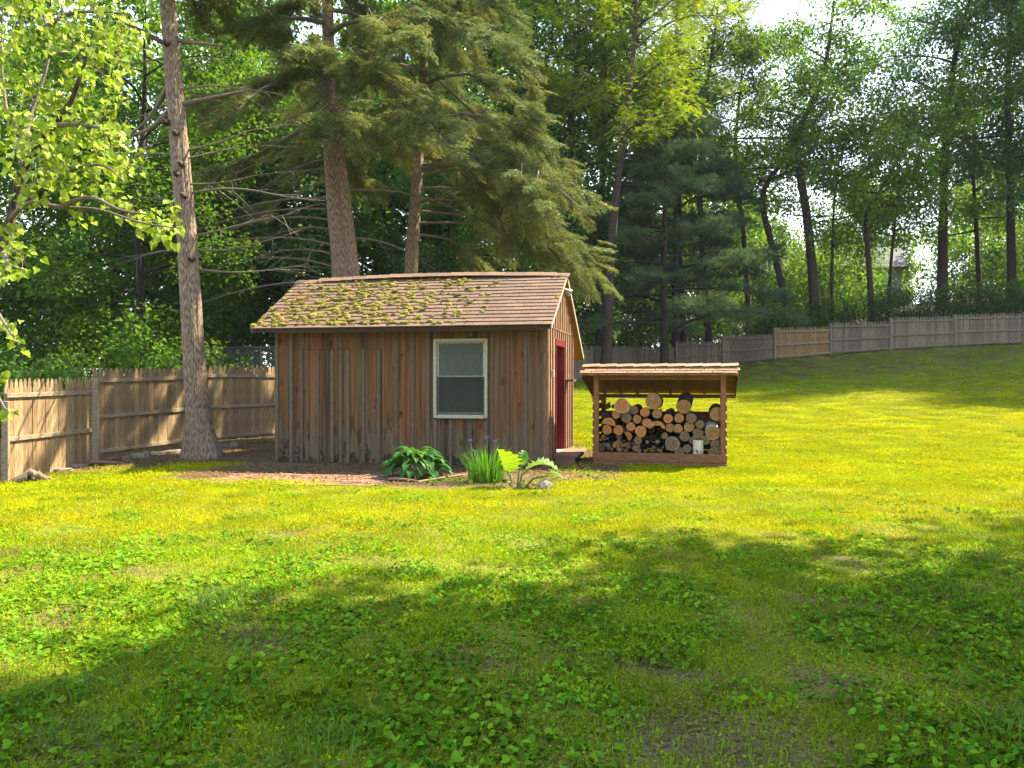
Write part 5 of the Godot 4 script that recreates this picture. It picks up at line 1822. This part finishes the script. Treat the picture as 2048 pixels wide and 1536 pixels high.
func build_conifers() -> void:
	# the bare trunk in front of the picket fence
	var d := 15.5
	var path := stand(px_path([[402, 918], [394, 800], [385, 660], [372, 450], [353, 220], [336, 0], [322, -260], [312, -560], [306, -900]], d), d)
	var root := thing("tall_hemlock", path[0])
	tag(root, "tall straight conifer with thick bare ridged trunk rooted in front of the picket fence", "tree")
	var ctrl := []
	for p in path: ctrl.append(p - path[0])
	var sp := smooth_path(ctrl, 72)
	var tb := MB.new()
	tb.smooth = true
	var sides := 40
	var grid := []
	for i in sp.size():
		var t := float(i) / 72.0
		var row := []
		var y: float = sp[i].y
		var r := 0.245 * pow(1.0 - 0.9 * t, 0.7)
		for k in sides:
			var a := TAU * k / sides
			var flare := 0.0
			if y < 1.1:
				flare = pow(1.0 - y / 1.1, 2.2) * (0.07 + 0.09 * maxf(0.0, sin(a * 2.5 + 0.6)) + 0.10 * maxf(0.0, cos(a - 0.1)))
			var bk := 0.016 * noise.get_noise_3d(cos(a) * 190.0, y * 26.0, sin(a) * 190.0) + 0.008 * noise.get_noise_3d(cos(a) * 480.0, y * 90.0, sin(a) * 480.0)
			row.append(sp[i] + Vector3(cos(a), 0, sin(a)) * (r + flare + bk) - Vector3.UP * (0.15 if i == 0 else 0.0))
		grid.append(row)
	for i in sp.size() - 1:
		for k in sides:
			var k2 := (k + 1) % sides
			var c0: Vector3 = sp[i]
			tb.quad(grid[i][k2], grid[i][k], grid[i + 1][k], grid[i + 1][k2])
	put("trunk", tb.mesh(), M["trunkbark"], root)
	for q in [[342, 95], [340, 250], [360, 272], [371, 333], [362, 352], [376, 395], [365, 424], [390, 520]]:
		var w: Vector3 = at(q[0], q[1], d) - path[0]
		var kb := MB.new()
		kb.tube([w + Vector3(0, 0, 0.12), w + Vector3(0, -0.005, 0.24), w + Vector3(0.01, -0.02, 0.275)], [0.07, 0.055, 0.03], 8)
		put("knot", kb.mesh(), M["knot"], root)
	# its limbs: a few heavy ones, many dead and bare; living sprays only high up
	var limbs := [[[327, 235], [295, 262], [250, 275], [228, 300]], [[330, 185], [300, 235], [262, 268]], [[322, 118], [270, 128], [215, 135], [170, 158]], [[318, 82], [280, 60], [240, 45]],
		[[358, 82], [400, 88], [450, 92]], [[360, 138], [400, 122], [450, 105], [500, 98]], [[362, 180], [420, 172], [480, 178], [560, 188]], [[368, 208], [430, 195], [500, 180]],
		[[380, 300], [440, 285], [500, 262], [560, 255]], [[385, 315], [430, 305], [500, 292], [600, 295]], [[392, 385], [440, 378], [500, 380], [580, 395], [650, 402]], [[395, 368], [450, 365], [520, 350], [600, 342]],
		[[400, 470], [450, 458], [520, 440], [600, 425]], [[405, 500], [450, 500], [520, 485], [610, 460]], [[408, 540], [470, 545], [540, 540], [620, 528]], [[345, 310], [300, 308], [262, 316]], [[338, 402], [290, 396], [250, 410]], [[352, 500], [310, 505], [270, 520]]]
	for l in limbs:
		var side := -0.5 if rng.randf() < 0.5 else 0.4
		var pts := []
		for i in l.size():
			var w: Vector3 = at(l[i][0], l[i][1], d + (0.0 if i == 0 else side * i * rnd(0.25, 0.6)))
			pts.append(w - path[0])
		pts[0] += (pts[0] - pts[1]).normalized() * 0.12
		var lb := MB.new()
		var n := 9
		var heavy: bool = l.size() < 4 and l[0][1] < 260 or l[0][1] == 235
		var r0 := 0.055 if heavy else rnd(0.016, 0.026)
		var rr := []
		for i in n + 1: rr.append(r0 * (1.0 - 0.8 * i / n))
		var sm := smooth_path(pts, n)
		lb.tube(sm, rr, 6, false)
		for k in 9:
			var q := rnd(0.15, 0.98)
			var a := polyline_at(sm, q)
			var e: Vector3 = a + (rand_dir() + (sm[n] - sm[0]).normalized() * 0.9 + Vector3.DOWN * 0.2) * rnd(0.15, 0.55)
			lb.tube([a, a.lerp(e, 0.5) + Vector3.UP * 0.03, e], [0.007, 0.005, 0.002], 3, false)
		put("branch", lb.mesh(), M["twig"], root)
	var xfs := [[], [], []]
	var tints := [[], [], []]
	var s := {"size": 0.85, "tint": Color(0.13, 0.165, 0.06)}
	for i in 34:
		var t := lerpf(0.68, 0.98, i / 33.0)
		var o := polyline_at(sp, t)
		var a := i * 2.399
		var dir := Vector3(cos(a), 0, sin(a))
		var len_ := 3.4 * (1.15 - t) + 0.6
		var e := o + dir * len_ + Vector3.DOWN * len_ * 0.25
		var lb := MB.new()
		lb.tube([o, o.lerp(e, 0.5) + Vector3.UP * 0.15, e], [0.04, 0.028, 0.01], 5, false)
		put("branch", lb.mesh(), M["twig"], root)
		for k in 26: add_clump(xfs, tints, s, o.lerp(e, rnd(0.2, 1.0)) + rand_dir() * 0.35, dir.rotated(Vector3.UP, rnd(-0.9, 0.9)), true)
	for k in 3: scatter("crown", clumps["hemlock%d" % k], M["needle"], root, xfs[k], tints[k]).set_meta("kind", "stuff")
	# two more hemlocks behind the shed
	var p2 := stand(px_path([[694, 880], [685, 553], [672, 420], [660, 250], [656, 0], [652, -260], [650, -520]], 20.0), 20.0)
	var t2 := tree("hemlock_tree", p2[0], {"path": p2, "h": 16.0, "r": 0.30, "clump": "hemlock", "tint": Color(0.20, 0.25, 0.085), "from": 0.50, "limbs": 34, "reach": 4.2, "rise": 0.12, "droop": 0.5, "per": 62, "size": 0.55, "bark": "trunkbark", "limbbark": "twig", "yellow": 0.2, "sides": 14, "segments": 24, "crowding": 1.25})
	tag(t2, "hemlock with drooping sprays and broad double trunk rising behind the shed ridge", "tree")
	var stem := MB.new()
	stem.tube([Vector3(0.28, -0.2, 0.1), Vector3(0.16, 4.0, 0.06), Vector3(-0.08, 6.2, 0.04), Vector3(-0.30, 7.8, 0.0), Vector3(-0.42, 9.0, 0.0)], [0.21, 0.18, 0.15, 0.11, 0.05], 12, false)
	put("second_stem", stem.mesh(), M["trunkbark"], t2)
	for i in 16:      # dead lower limbs reaching over to the fence side
		var y := lerpf(3.6, 7.4, i / 15.0) + rnd(-0.1, 0.1)
		var dirx := -1.0 if i % 5 else 1.0
		var o := Vector3(-0.1 + 0.02 * y, y, 0.0)
		var e := Vector3(dirx * rnd(2.2, 4.2), rnd(-1.0, 0.1), rnd(-0.8, 1.4))
		var sm := smooth_path([o, o + e * 0.35 + Vector3.UP * 0.22, o + e * 0.7 + Vector3.UP * 0.2, o + e], 8)
		var lb := MB.new()
		lb.tube(sm, [0.034, 0.031, 0.028, 0.025, 0.021, 0.017, 0.013, 0.009, 0.004], 5, false)
		for k in 8:
			var a := polyline_at(sm, rnd(0.25, 0.98))
			var e2 := a + (e.normalized() + rand_dir() * 0.9) * rnd(0.2, 0.7)
			lb.tube([a, a.lerp(e2, 0.5) + Vector3.UP * 0.04, e2], [0.008, 0.005, 0.002], 3, false)
		put("branch", lb.mesh(), M["twig"], t2)
	var p3 := stand(px_path([[816, 880], [822, 553], [830, 420], [840, 260], [850, 60], [856, -220], [860, -480]], 22.0), 22.0)
	var t3 := tree("hemlock_tree", p3[0], {"path": p3, "h": 17.0, "r": 0.22, "clump": "hemlock", "tint": Color(0.185, 0.235, 0.088), "from": 0.42, "limbs": 36, "reach": 5.0, "rise": 0.10, "droop": 0.45, "per": 62, "size": 0.56, "bark": "trunkbark", "limbbark": "twig", "yellow": 0.2, "sides": 12, "segments": 20, "side": Vector2(0.9, 0.1), "crowding": 1.1})
	low_sprays(t3, p3)
	tag(t3, "hemlock whose grey green drooping sprays hang beside the shed roof gable", "tree")
	# white pines in the angle of the boundary fence
	var w1 := on_ground((1328 - 1024.0) / FOCAL * 34.0, 34.0)
	var t4 := tree("white_pine", w1, {"h": 11.0, "r": 0.19, "clump": "pine", "tint": Color(0.085, 0.14, 0.06), "from": 0.14, "limbs": 30, "reach": 5.0, "rise": 0.14, "droop": 0.12, "per": 62, "size": 0.95, "bark": "darkbark", "lean": Vector3(0.005, 0, 0)})
	tag(t4, "dark blue green white pine with low tiers spreading over the boundary fence", "tree")
	var w2 := on_ground((1352 - 1024.0) / FOCAL * 39.0, 39.0)
	var t5 := tree("white_pine", w2, {"h": 13.5, "r": 0.2, "clump": "pine", "tint": Color(0.06, 0.11, 0.055), "from": 0.14, "limbs": 34, "reach": 4.8, "rise": 0.18, "droop": 0.12, "per": 50, "size": 1.2, "bark": "darkbark", "lean": Vector3(-0.01, 0, 0)})
	tag(t5, "taller dark white pine standing behind the boundary fence", "tree")

func low_sprays(root: Node3D, path: Array) -> void:      # living limbs that hang low on the lawn side only
	var xfs := [[], [], []]
	var tints := [[], [], []]
	var s := {"size": 0.6, "tint": Color(0.195, 0.235, 0.08)}
	for i in 11:
		var y := lerpf(5.2, 8.4, i / 10.0)
		var o := Vector3(0.15 + 0.03 * y, y, 0.0)
		var len_ := rnd(3.0, 4.8)
		var a := rnd(-0.75, 0.55)
		var e := Vector3(cos(a) * len_, -len_ * rnd(0.18, 0.42), sin(a) * len_)
		var sm := smooth_path([o, o + e * 0.35 + Vector3.UP * 0.35, o + e * 0.7 + Vector3.UP * 0.3, o + e], 8)
		var lb := MB.new()
		lb.tube(sm, [0.036, 0.033, 0.03, 0.027, 0.023, 0.018, 0.013, 0.009, 0.004], 5, false)
		for k in 12:
			var b := polyline_at(sm, rnd(0.3, 0.98))
			var e2 := b + (e.normalized() + rand_dir() * 0.8 + Vector3.DOWN * 0.3) * rnd(0.3, 0.9)
			lb.tube([b, b.lerp(e2, 0.5) + Vector3.UP * 0.04, e2], [0.008, 0.005, 0.002], 3, false)
			for j in 5: add_clump(xfs, tints, s, b.lerp(e2, rnd(0.2, 1.0)) + rand_dir() * 0.2, (e2 - b).normalized(), true)
		put("branch", lb.mesh(), M["twig"], root)
	for k in 3: scatter("crown", clumps["hemlock%d" % k], M["needle"], root, xfs[k], tints[k]).set_meta("kind", "stuff")

func build_broadleaves() -> void:
	var yellow := Color(0.20, 0.27, 0.025)
	var mid := Color(0.125, 0.215, 0.028)
	var deep := Color(0.085, 0.165, 0.045)
	# slim trees with feathery bright leaves beyond the gable
	var slim := [
		[33.0, [[1210, 720], [1222, 500], [1243, 300], [1262, 150], [1272, 0], [1284, -130]], 0.22, "tall slim tree with bright feathery leaves and a leaning pale trunk beside the pine"],
		[35.5, [[1197, 720], [1202, 420], [1208, 200], [1213, 0], [1216, -120]], 0.16, "thin straight dark tree with feathery leaves close beside the pale leaning trunk"],
		[41.0, [[1370, 720], [1358, 460], [1356, 260], [1352, 60], [1360, -60]], 0.19, "slim tree with bright feathery crown above the white pines"],
		[43.0, [[1420, 700], [1400, 420], [1408, 220], [1430, 60], [1440, -40]], 0.18, "forked slim tree with yellow green crown behind the pines"],
	]
	for i in slim.size():
		var q: Array = slim[i]
		var path := stand(px_path(q[1], q[0]), q[0])
		var t := tree("locust_tree", path[0], {"path": path, "h": 18.0, "r": q[2], "clump": "locust", "tint": yellow, "from": 0.40, "limbs": 26, "reach": 5.6, "rise": 0.42, "droop": 0.2, "per": 34, "size": 1.2, "yellow": 0.16, "bark": "greybark" if i == 0 else "darkbark", "segments": 18})
		tag(t, q[3], "tree")
	# trees behind the long fence, dark against the light
	var oaks := [
		[38.0, [[1632, 660], [1626, 560], [1612, 420], [1592, 310], [1600, 255], [1642, 165], [1662, 50], [1670, -40]], 0.25, "crooked dark tree bending twice above the long grey fence", mid, 0.34, 15, 26],
		[39.5, [[1590, 660], [1552, 520], [1524, 400], [1556, 335], [1612, 262], [1668, 190], [1700, 110]], 0.19, "dark tree leaning across the crooked trunk above the tan fence panel", deep, 0.38, 14, 26],
		[38.6, [[1664, 660], [1664, 520], [1670, 380], [1690, 260]], 0.10, "thin straight sapling behind the tan fence panel", mid, 0.35, 12, 18],
		[37.4, [[1748, 660], [1738, 540], [1733, 430], [1758, 385], [1800, 310], [1830, 210]], 0.15, "pale slender tree curving over the grey fence", mid, 0.42, 13, 26],
		[40.0, [[1776, 650], [1782, 520], [1796, 380], [1800, 260]], 0.10, "thin grey stem behind the pale slender tree", mid, 0.4, 10, 22],
		[40.5, [[1884, 640], [1886, 420], [1892, 260], [1908, 120], [1928, 40], [1955, -70]], 0.25, "straight thick dark trunk with forked top high above the fence", deep, 0.32, 18, 30],
		[39.0, [[2024, 640], [2020, 420], [2014, 200], [2020, 20], [2030, -80]], 0.22, "dark leafy tree where the boundary fence reaches the top of the bank", deep, 0.25, 20, 36],
		[42.0, [[1960, 640], [1952, 460], [1944, 300], [1950, 180]], 0.14, "slim dark tree between two thick trunks above the fence", mid, 0.3, 14, 28],
		[44.0, [[1500, 680], [1488, 480], [1470, 330], [1478, 200], [1490, 80]], 0.18, "dark leafy tree beside the pines above the fence corner", deep, 0.3, 17, 34],
	]
	for q in oaks:
		var path := stand(px_path(q[1], q[0]), q[0])
		var t := tree("oak_tree", path[0], {"path": path, "h": 17.0, "r": q[2], "clump": "broad", "tint": q[4], "from": q[5], "limbs": int(q[6] * 1.35), "reach": 4.8, "rise": 0.38, "droop": 0.2, "per": int(q[7] * 0.95), "size": 1.15, "bark": "darkbark", "segments": 18})
		tag(t, q[3], "tree")
	# woods beyond: left of the shed thick, open to the sky on the other side
	var far := [[-27, 34], [-23, 28], [-20, 36], [-18, 26], [-16, 32], [-14, 38], [-12.5, 30], [-11, 25], [-9.5, 34], [-8, 28.5], [-6.5, 38], [-5, 31], [-3, 36], [-1.5, 30], [0.5, 40], [2.5, 36.5], [-17, 46], [-10, 46], [-3, 47], [4, 48], [10, 50], [-25, 44], [-32, 40]]
	for i in far.size():
		var x: float = far[i][0] + rnd(-0.6, 0.6)
		var dd: float = far[i][1] + rnd(-0.8, 0.8)
		var c: Color = [mid, deep, mid * 1.25, Color(0.085, 0.17, 0.025)][i % 4]
		var t := tree("woodland_tree", on_ground(x, dd), {"h": rnd(18.0, 23.0) if dd > 33 else rnd(9.5, 13.5), "r": rnd(0.14, 0.26), "clump": "coarse" if dd > 33 else "broad", "tint": c, "from": rnd(0.08, 0.24), "limbs": 28, "reach": 5.2, "rise": 0.3, "droop": 0.22, "per": 26 if dd > 33 else 34, "size": 1.1, "bark": "darkbark"})
		tag(t, "%s leafy tree %s in the woods behind the %s" % [["green", "dark", "pale", "bright"][i % 4], "standing tall" if dd > 40 else "half hidden" if dd > 33 else "spreading low", "lowest picket panel" if x < -14 else "pickets and chain link" if x < -6.5 else "shed roof" if x < 0 else "gable end of the shed"], "tree", "woods behind the shed")
	var back := [[14, 52, 0], [29, 64, 2], [34, 56, 1], [20, 66, 2], [12, 60, 1], [7, 56, 0]]
	for q in back:
		var t := tree("woodland_tree", on_ground(q[0], q[1]), {"h": rnd(9.0, 12.0), "r": 0.22, "clump": "coarse", "tint": [mid, deep, Color(0.10, 0.18, 0.03)][q[2]], "from": 0.06, "limbs": 22, "reach": 4.6, "rise": 0.3, "droop": 0.2, "per": 34, "size": 1.1, "bark": "darkbark"})
		tag(t, "pale leafy tree far behind the boundary fence on the rise", "tree", "woods beyond the boundary fence")
	# shade trees beside the lawn, out of view
	for q in [[9.9, 6.9, 14.5], [17.0, 9.2, 15.0], [3.6, -1.0, 13.0], [12.5, 2.0, 14.0]]:
		var t := tree("shade_tree", on_ground(q[0], q[1]), {"h": q[2], "r": 0.28, "clump": "coarse", "tint": mid * 1.2, "from": 0.54, "limbs": 26, "reach": 4.8, "rise": 0.2, "droop": 0.12, "per": 46, "size": 1.1, "bark": "greybark"})
		tag(t, "broad leafy shade tree standing beside the lawn", "tree", "shade trees beside the lawn")
	for q in [[-24.0, -14.0], [-16.0, -18.0], [-9.0, -16.0], [-30.0, -6.0], [-2.0, -22.0]]:
		var t := tree("garden_tree", on_ground(q[0], q[1]), {"h": rnd(11.0, 14.0), "r": 0.25, "clump": "coarse", "tint": mid, "from": 0.08, "limbs": 24, "reach": 4.6, "rise": 0.25, "droop": 0.15, "per": 40, "size": 1.2, "bark": "greybark"})
		tag(t, "leafy garden tree facing the shed window across the lawn", "tree", "garden trees facing the shed")
	for q in [[25.2, 36.6], [29.5, 33.5], [29.5, 38.5], [33.5, 36.0], [34.0, 41.0], [39.0, 37.0]]:
		var t := tree("bank_tree", on_ground(q[0], q[1]), {"h": rnd(17.0, 20.0), "r": 0.24, "clump": "broad", "tint": deep, "from": 0.2, "limbs": 26, "reach": 5.2, "rise": 0.3, "droop": 0.15, "per": 40, "size": 1.2, "bark": "darkbark"})
		tag(t, "tall leafy tree on top of the bank beyond the end of the fence", "tree", "trees on the bank")
	for q in [[-30, 42], [-25, 38], [-21, 42], [-17, 40], [-13, 43], [-9, 40], [-5, 43], [-1, 44], [3, 44], [7, 46], [-27, 33], [-20, 31], [11, 47], [15, 50], [-33, 34], [18.5, 47], [20.5, 51], [22.3, 54], [29, 50], [33, 47], [21, 60], [28, 62], [36, 58], [-46, 52], [-40, 50], [-34, 53], [-28, 51], [-22, 53], [-16, 52], [-10, 53], [-4, 52], [2, 53], [8, 54]]:
		shrub("thicket_shrub", float(q[0]), float(q[1]), rnd(4.5, 6.5) if q[1] < 50 or q[0] > 10 else rnd(8.0, 10.0), [mid, deep][rng.randi() % 2], "coarse", "%s thicket shrub between the trunks %s" % ["huge" if q[1] >= 50 and q[0] <= 10 else "tall", "behind the lowest pickets" if q[0] < -18 else "beyond the chain link fence" if q[0] < -7 else "behind the shed" if q[0] < 5 else "behind the white pines" if q[0] < 14 else "up the rise beside the pale house"], "thicket in the woods")
	# shrubs: behind the pickets, and along the boundary fence
	var shrubs := [[-13.5, 21.5, 2.4, 0], [-11.6, 20.0, 2.0, 1], [-10.2, 21.5, 2.8, 0], [-12.0, 23.5, 3.4, 2], [-9.0, 23.5, 2.6, 2], [-15.5, 24.0, 3.2, 1], [-7.6, 27.0, 3.0, 1], [-5.6, 26.0, 3.4, 2], [-3.2, 25.5, 3.0, 1], [-1.0, 27.5, 3.2, 1], [1.4, 33.8, 2.6, 1], [-18.0, 22.5, 3.0, 0]]
	for q in shrubs:
		shrub("understory_shrub", q[0], q[1], q[2], [Color(0.10, 0.20, 0.03), deep, mid][q[3]], "broad", "%s understory shrub %s" % [["bright green", "dark green", "mid green"][q[3]], "behind the lowest picket panel" if q[0] < -13.0 else "behind the second picket panel" if q[0] < -9.5 else "beside the chain link fence" if q[0] < -5.0 else "behind the shed roof"], "understory shrubs")
	for i in 11:
		var px := 1500.0 + i * 56.0
		var dd := 38.4 - i * 0.28
		var where: String = ["beside the pines before the tan panel", "at the start of the tan panel", "behind the tan panel", "where the tan panel ends", "behind the first grey panel after the tan one", "at the first grey post after the tan panel", "behind the second grey panel after the tan one", "at the second grey post after the tan panel", "behind the third grey panel after the tan one", "at the third grey post after the tan panel", "behind the fourth grey panel after the tan one"][i]
		shrub("hedge_shrub", (px - 1024.0) / FOCAL * dd, dd, 1.9, deep * 0.8, "small", "low dark hedge shrub " + where, "hedge behind the boundary fence")

func shrub(called: String, x: float, d: float, h: float, c: Color, kind: String, label: String, group: String) -> void:
	var root := thing(called, on_ground(x, d))
	tag(root, label, "shrub", group)
	var xfs := [[], [], []]
	var tints := [[], [], []]
	var s := {"size": 0.85, "tint": c}
	var sb := MB.new()
	for i in 7:
		var a := i * 2.4
		var e := Vector3(cos(a) * h * 0.35, h * rnd(0.5, 0.85), sin(a) * h * 0.35)
		sb.tube([Vector3(0, -0.1, 0), e * 0.5 + Vector3(0, 0.1, 0), e], [0.03, 0.02, 0.008], 4, false)
	put("stem", sb.mesh(), M["darkbark"], root)
	for i in int(70 + 22 * h):
		var p := rand_dir()
		p = Vector3(p.x * h * 0.55, h * 0.52 + p.y * h * 0.5, p.z * h * 0.55) * pow(rng.randf(), 0.2) 
		p.y = maxf(p.y, 0.2)
		add_clump(xfs, tints, s, p, Vector3.RIGHT, false)
	for k in 3: scatter("foliage", clumps["%s%d" % [kind, k]], M["leaf"], root, xfs[k], tints[k]).set_meta("kind", "stuff")

func build_near_tree() -> void:
	# young tree with big heart shaped leaves reaching in beside the trunk
	var d := 7.2
	var foot := on_ground(-5.0, d)
	var root := thing("linden_tree", foot)
	tag(root, "young tree with large bright heart shaped leaves reaching past the bare conifer trunk", "tree")
	var lines := [
		[[-80, 1020, 0], [-60, 800, 0], [-20, 600, 0], [6, 505, 0], [22, 438, 0], [50, 335, 0], [108, 252, -0.1], [150, 190, -0.2], [190, 60, -0.2]],
		[[50, 335, 0], [60, 240, 0.3], [100, 110, 0.4], [84, 7, 0.5], [70, -120, 0.5]],
		[[22, 438, 0], [60, 405, -0.4], [120, 415, -0.5], [200, 420, -0.6], [280, 445, -0.7], [365, 458, -0.8]],
		[[108, 252, -0.1], [160, 250, -0.4], [220, 262, -0.6], [262, 290, -0.7]],
		[[50, 335, 0], [20, 250, 0.2], [5, 120, 0.4], [10, -40, 0.4]],
		[[84, 60, 0.4], [140, 30, 0.1], [200, 25, -0.2], [262, 30, -0.4]],
		[[100, 110, 0.4], [170, 100, 0.0], [250, 92, -0.3]],
		[[6, 505, 0], [20, 530, -0.6], [50, 540, -0.9]], [[-20, 600, 0], [5, 640, -0.5], [38, 690, -0.8]], [[-40, 700, 0], [-10, 780, -0.6], [12, 820, -0.8]],
		[[60, 390, -0.1], [120, 350, -0.5], [200, 330, -0.7], [250, 365, -0.9]], [[120, 415, -0.5], [180, 395, -0.8], [240, 420, -1.0], [300, 430, -1.0]],
	]
	for l in lines:
		var pts := []
		for q in l: pts.append(at(q[0], q[1], d + q[2]) - foot)
		if l[0][1] > 1000: pts[0] = Vector3(0, -0.1, 0)
		var first: bool = l[0][1] > 1000
		var n := 14
		var rr := []
		for i in n + 1: rr.append((0.075 if first else 0.024) * (1.0 - 0.85 * i / n))
		var mb := MB.new()
		mb.tube(smooth_path(pts, n), rr, 8, false)
		put("trunk" if first else "branch", mb.mesh(), M["greybark" if first else "twig"], root)
	# leaf sprays: middle bearing, size, how many
	var sprays := [[40, 40, 60, 60], [120, 30, 60, 60], [200, 40, 60, 52], [245, 65, 40, 34], [30, 130, 55, 48], [70, 200, 50, 40], [235, 110, 45, 32], [190, 130, 45, 32], [150, 90, 45, 30], [20, 260, 50, 44], [75, 270, 45, 40], [120, 225, 45, 44], [165, 250, 42, 44], [215, 235, 40, 36], [235, 290, 42, 44], [190, 300, 42, 40], [120, 320, 42, 34], [255, 325, 26, 20], [60, 375, 42, 30], [130, 355, 38, 32], [190, 360, 36, 32], [222, 382, 28, 20], [160, 420, 26, 12], [95, 335, 35, 30], [260, 425, 30, 20], [300, 445, 30, 26], [345, 420, 20, 14], [330, 462, 22, 16], [360, 455, 12, 7], [20, 470, 30, 20], [45, 520, 34, 24], [10, 540, 22, 14], [15, 650, 26, 16], [38, 690, 12, 5], [10, 745, 10, 4], [14, 825, 14, 7], [-30, 300, 50, 30], [-30, 150, 50, 30], [-30, -40, 60, 30], [80, -60, 70, 40], [180, -60, 60, 30], [240, 180, 30, 14], [150, 165, 40, 22]]
	var variants := []
	for i in 5:
		var b := MB.new()
		b.smooth = true
		b.col = [Color(0.28, 0.37, 0.04), Color(0.24, 0.34, 0.03), Color(0.31, 0.39, 0.09), Color(0.20, 0.30, 0.025), Color(0.28, 0.35, 0.06)][i]
		heart_leaf(b, Vector3(0, 0, 0.02), Vector3(0, 0, 1), Vector3.UP, 0.064, [0.15, 0.3, 0.05, 0.4, 0.22][i])
		variants.append(b.mesh())
	var built := 0
	var xfs := [[], [], [], [], []]
	var tints := [[], [], [], [], []]
	var twigs := MB.new()
	for s in sprays:
		var mid := at(s[0], s[1], d - 0.3 + rnd(-0.5, 0.4)) - foot
		var rad: float = s[2] / FOCAL * d
		for i in int(s[3] * 1.35):
			var off := rand_dir() * rad * pow(rng.randf(), 0.5)
			off.y *= 0.6
			var p := mid + off + Vector3.UP * (0.5 * rad * (1.0 if i % 2 else -1.0))
			var dir := (Vector3(0.35, -0.75, 0.25) + rand_dir() * 0.75).normalized()
			var up := (Vector3(0.25, 0.6, 0.75) + rand_dir() * 0.55).normalized()
			var x := up.cross(dir).normalized()
			var sc := rnd(0.65, 1.2)
			var xf := Transform3D(Basis(x, dir.cross(x), dir).scaled_local(Vector3.ONE * sc), p)
			var k := rng.randi() % 5
			if built < 300 and i % 6 == 0:
				built += 1
				put("leaf", variants[k], M["bigleaf"], root, xf)
			else:
				xfs[k].append(xf)
				tints[k].append(Color.WHITE * rnd(0.8, 1.15))
			if i % 5 == 0: twigs.tube([mid + (p - mid) * 0.1, mid.lerp(p, 0.6) + Vector3.UP * 0.02, p], [0.004, 0.003, 0.0015], 3, false)
	put("twig", twigs.mesh(), M["twig"], root).set_meta("kind", "stuff")
	for k in 5: scatter("foliage", variants[k], M["bigleaf"], root, xfs[k], tints[k]).set_meta("kind", "stuff")

func build_house() -> void:
	var d := 58.0
	var x := (1648.0 - 1024.0) / FOCAL * d
	var y := gh(x, d)
	var hs := thing("white_house", Vector3(x, y, -d), -0.35)
	tag(hs, "pale grey clapboard house with gable roof glimpsed through the trees behind the fence", "house")
	bar("wall", Vector3(0, 1.6, 0), Vector3(9.5, 3.6, 6.5), "housewall", hs, Basis.IDENTITY, 0.02)
	for i in 14:
		bar("clapboard", Vector3(0, 0.2 + i * 0.23, 3.27), Vector3(9.5, 0.21, 0.03), "housewall", hs, Basis(Vector3.RIGHT, 0.08), 0.0)
	var rf := MB.new()
	prism_x(rf, [Vector2(-3.7, 3.3), Vector2(3.7, 3.3), Vector2(0, 5.2)], -5.0, 5.0)
	put("roof", rf.mesh(), M["houseroof"], hs)
	for q in [-3.0, 0.0, 3.0]:
		var w := Node3D.new()
		w.name = "window"
		hs.add_child(w, true)
		bar("frame", Vector3(q, 1.9, 3.30), Vector3(1.1, 1.5, 0.05), "cream", w)
		bar("pane", Vector3(q, 1.9, 3.33), Vector3(0.9, 1.3, 0.02), "houseglass", w)

# ------------------------------------------------------------------ scene
func _ready() -> void:
	rng.seed = 20240
	noise.seed = 9
	noise.noise_type = FastNoiseLite.TYPE_SIMPLEX_SMOOTH
	noise.frequency = 0.01
	noise.fractal_octaves = 3
	# camera
	var cam := Camera3D.new()
	cam.name = "camera"
	cam.fov = rad_to_deg(2.0 * atan(768.0 / FOCAL))
	cam.near = 0.1
	cam.far = 900.0
	add_child(cam)
	cam.position = Vector3(0, EYE, 0)
	cam.rotation.x = -atan(6.0 / FOCAL)
	cam.current = true
	# sky, exposure
	var env := Environment.new()
	env.background_mode = Environment.BG_SKY
	var sky := Sky.new()
	var sm := ProceduralSkyMaterial.new()
	sm.sky_top_color = Color(0.66, 0.74, 0.86)
	sm.sky_horizon_color = Color(0.94, 0.94, 0.93)
	sm.sky_curve = 0.18
	sm.ground_horizon_color = Color(0.55, 0.58, 0.50)
	sm.ground_bottom_color = Color(0.20, 0.24, 0.12)
	sm.sky_energy_multiplier = 0.92
	sm.sun_angle_max = 40.0
	sm.sun_curve = 0.12
	sky.sky_material = sm
	env.sky = sky
	env.tonemap_mode = Environment.TONE_MAPPER_LINEAR
	env.tonemap_exposure = 5.3
	env.fog_enabled = true      # thin morning haze among the far trees
	env.fog_density = 0.00025
	env.fog_light_color = Color(0.88, 0.94, 1.0)
	env.sdfgi_enabled = true
	env.ssao_enabled = true
	env.ssil_enabled = true
	var we := WorldEnvironment.new()
	we.name = "environment"
	we.environment = env
	add_child(we)
	# sun: high, from beyond the boundary fence
	var sun := DirectionalLight3D.new()
	sun.name = "sun"
	sun.light_energy = 1.6
	sun.light_color = Color(1.0, 0.94, 0.82)
	sun.light_angular_distance = 0.53
	sun.shadow_enabled = true
	add_child(sun)
	var el := deg_to_rad(50.0)
	var to_sun := Vector3(0.88 * cos(el), sin(el), -0.47 * cos(el)).normalized()
	sun.look_at_from_position(to_sun * 100.0, Vector3.ZERO, Vector3.UP)

	make_materials()
	make_clumps()
	build_ground()
	build_shed()
	var ws := build_woodshed()
	build_fences()
	build_patio()
	build_house()
	build_conifers()
	build_broadleaves()
	build_near_tree()
	build_logs(ws)
	build_stones()
	build_plants()
	build_lawn()
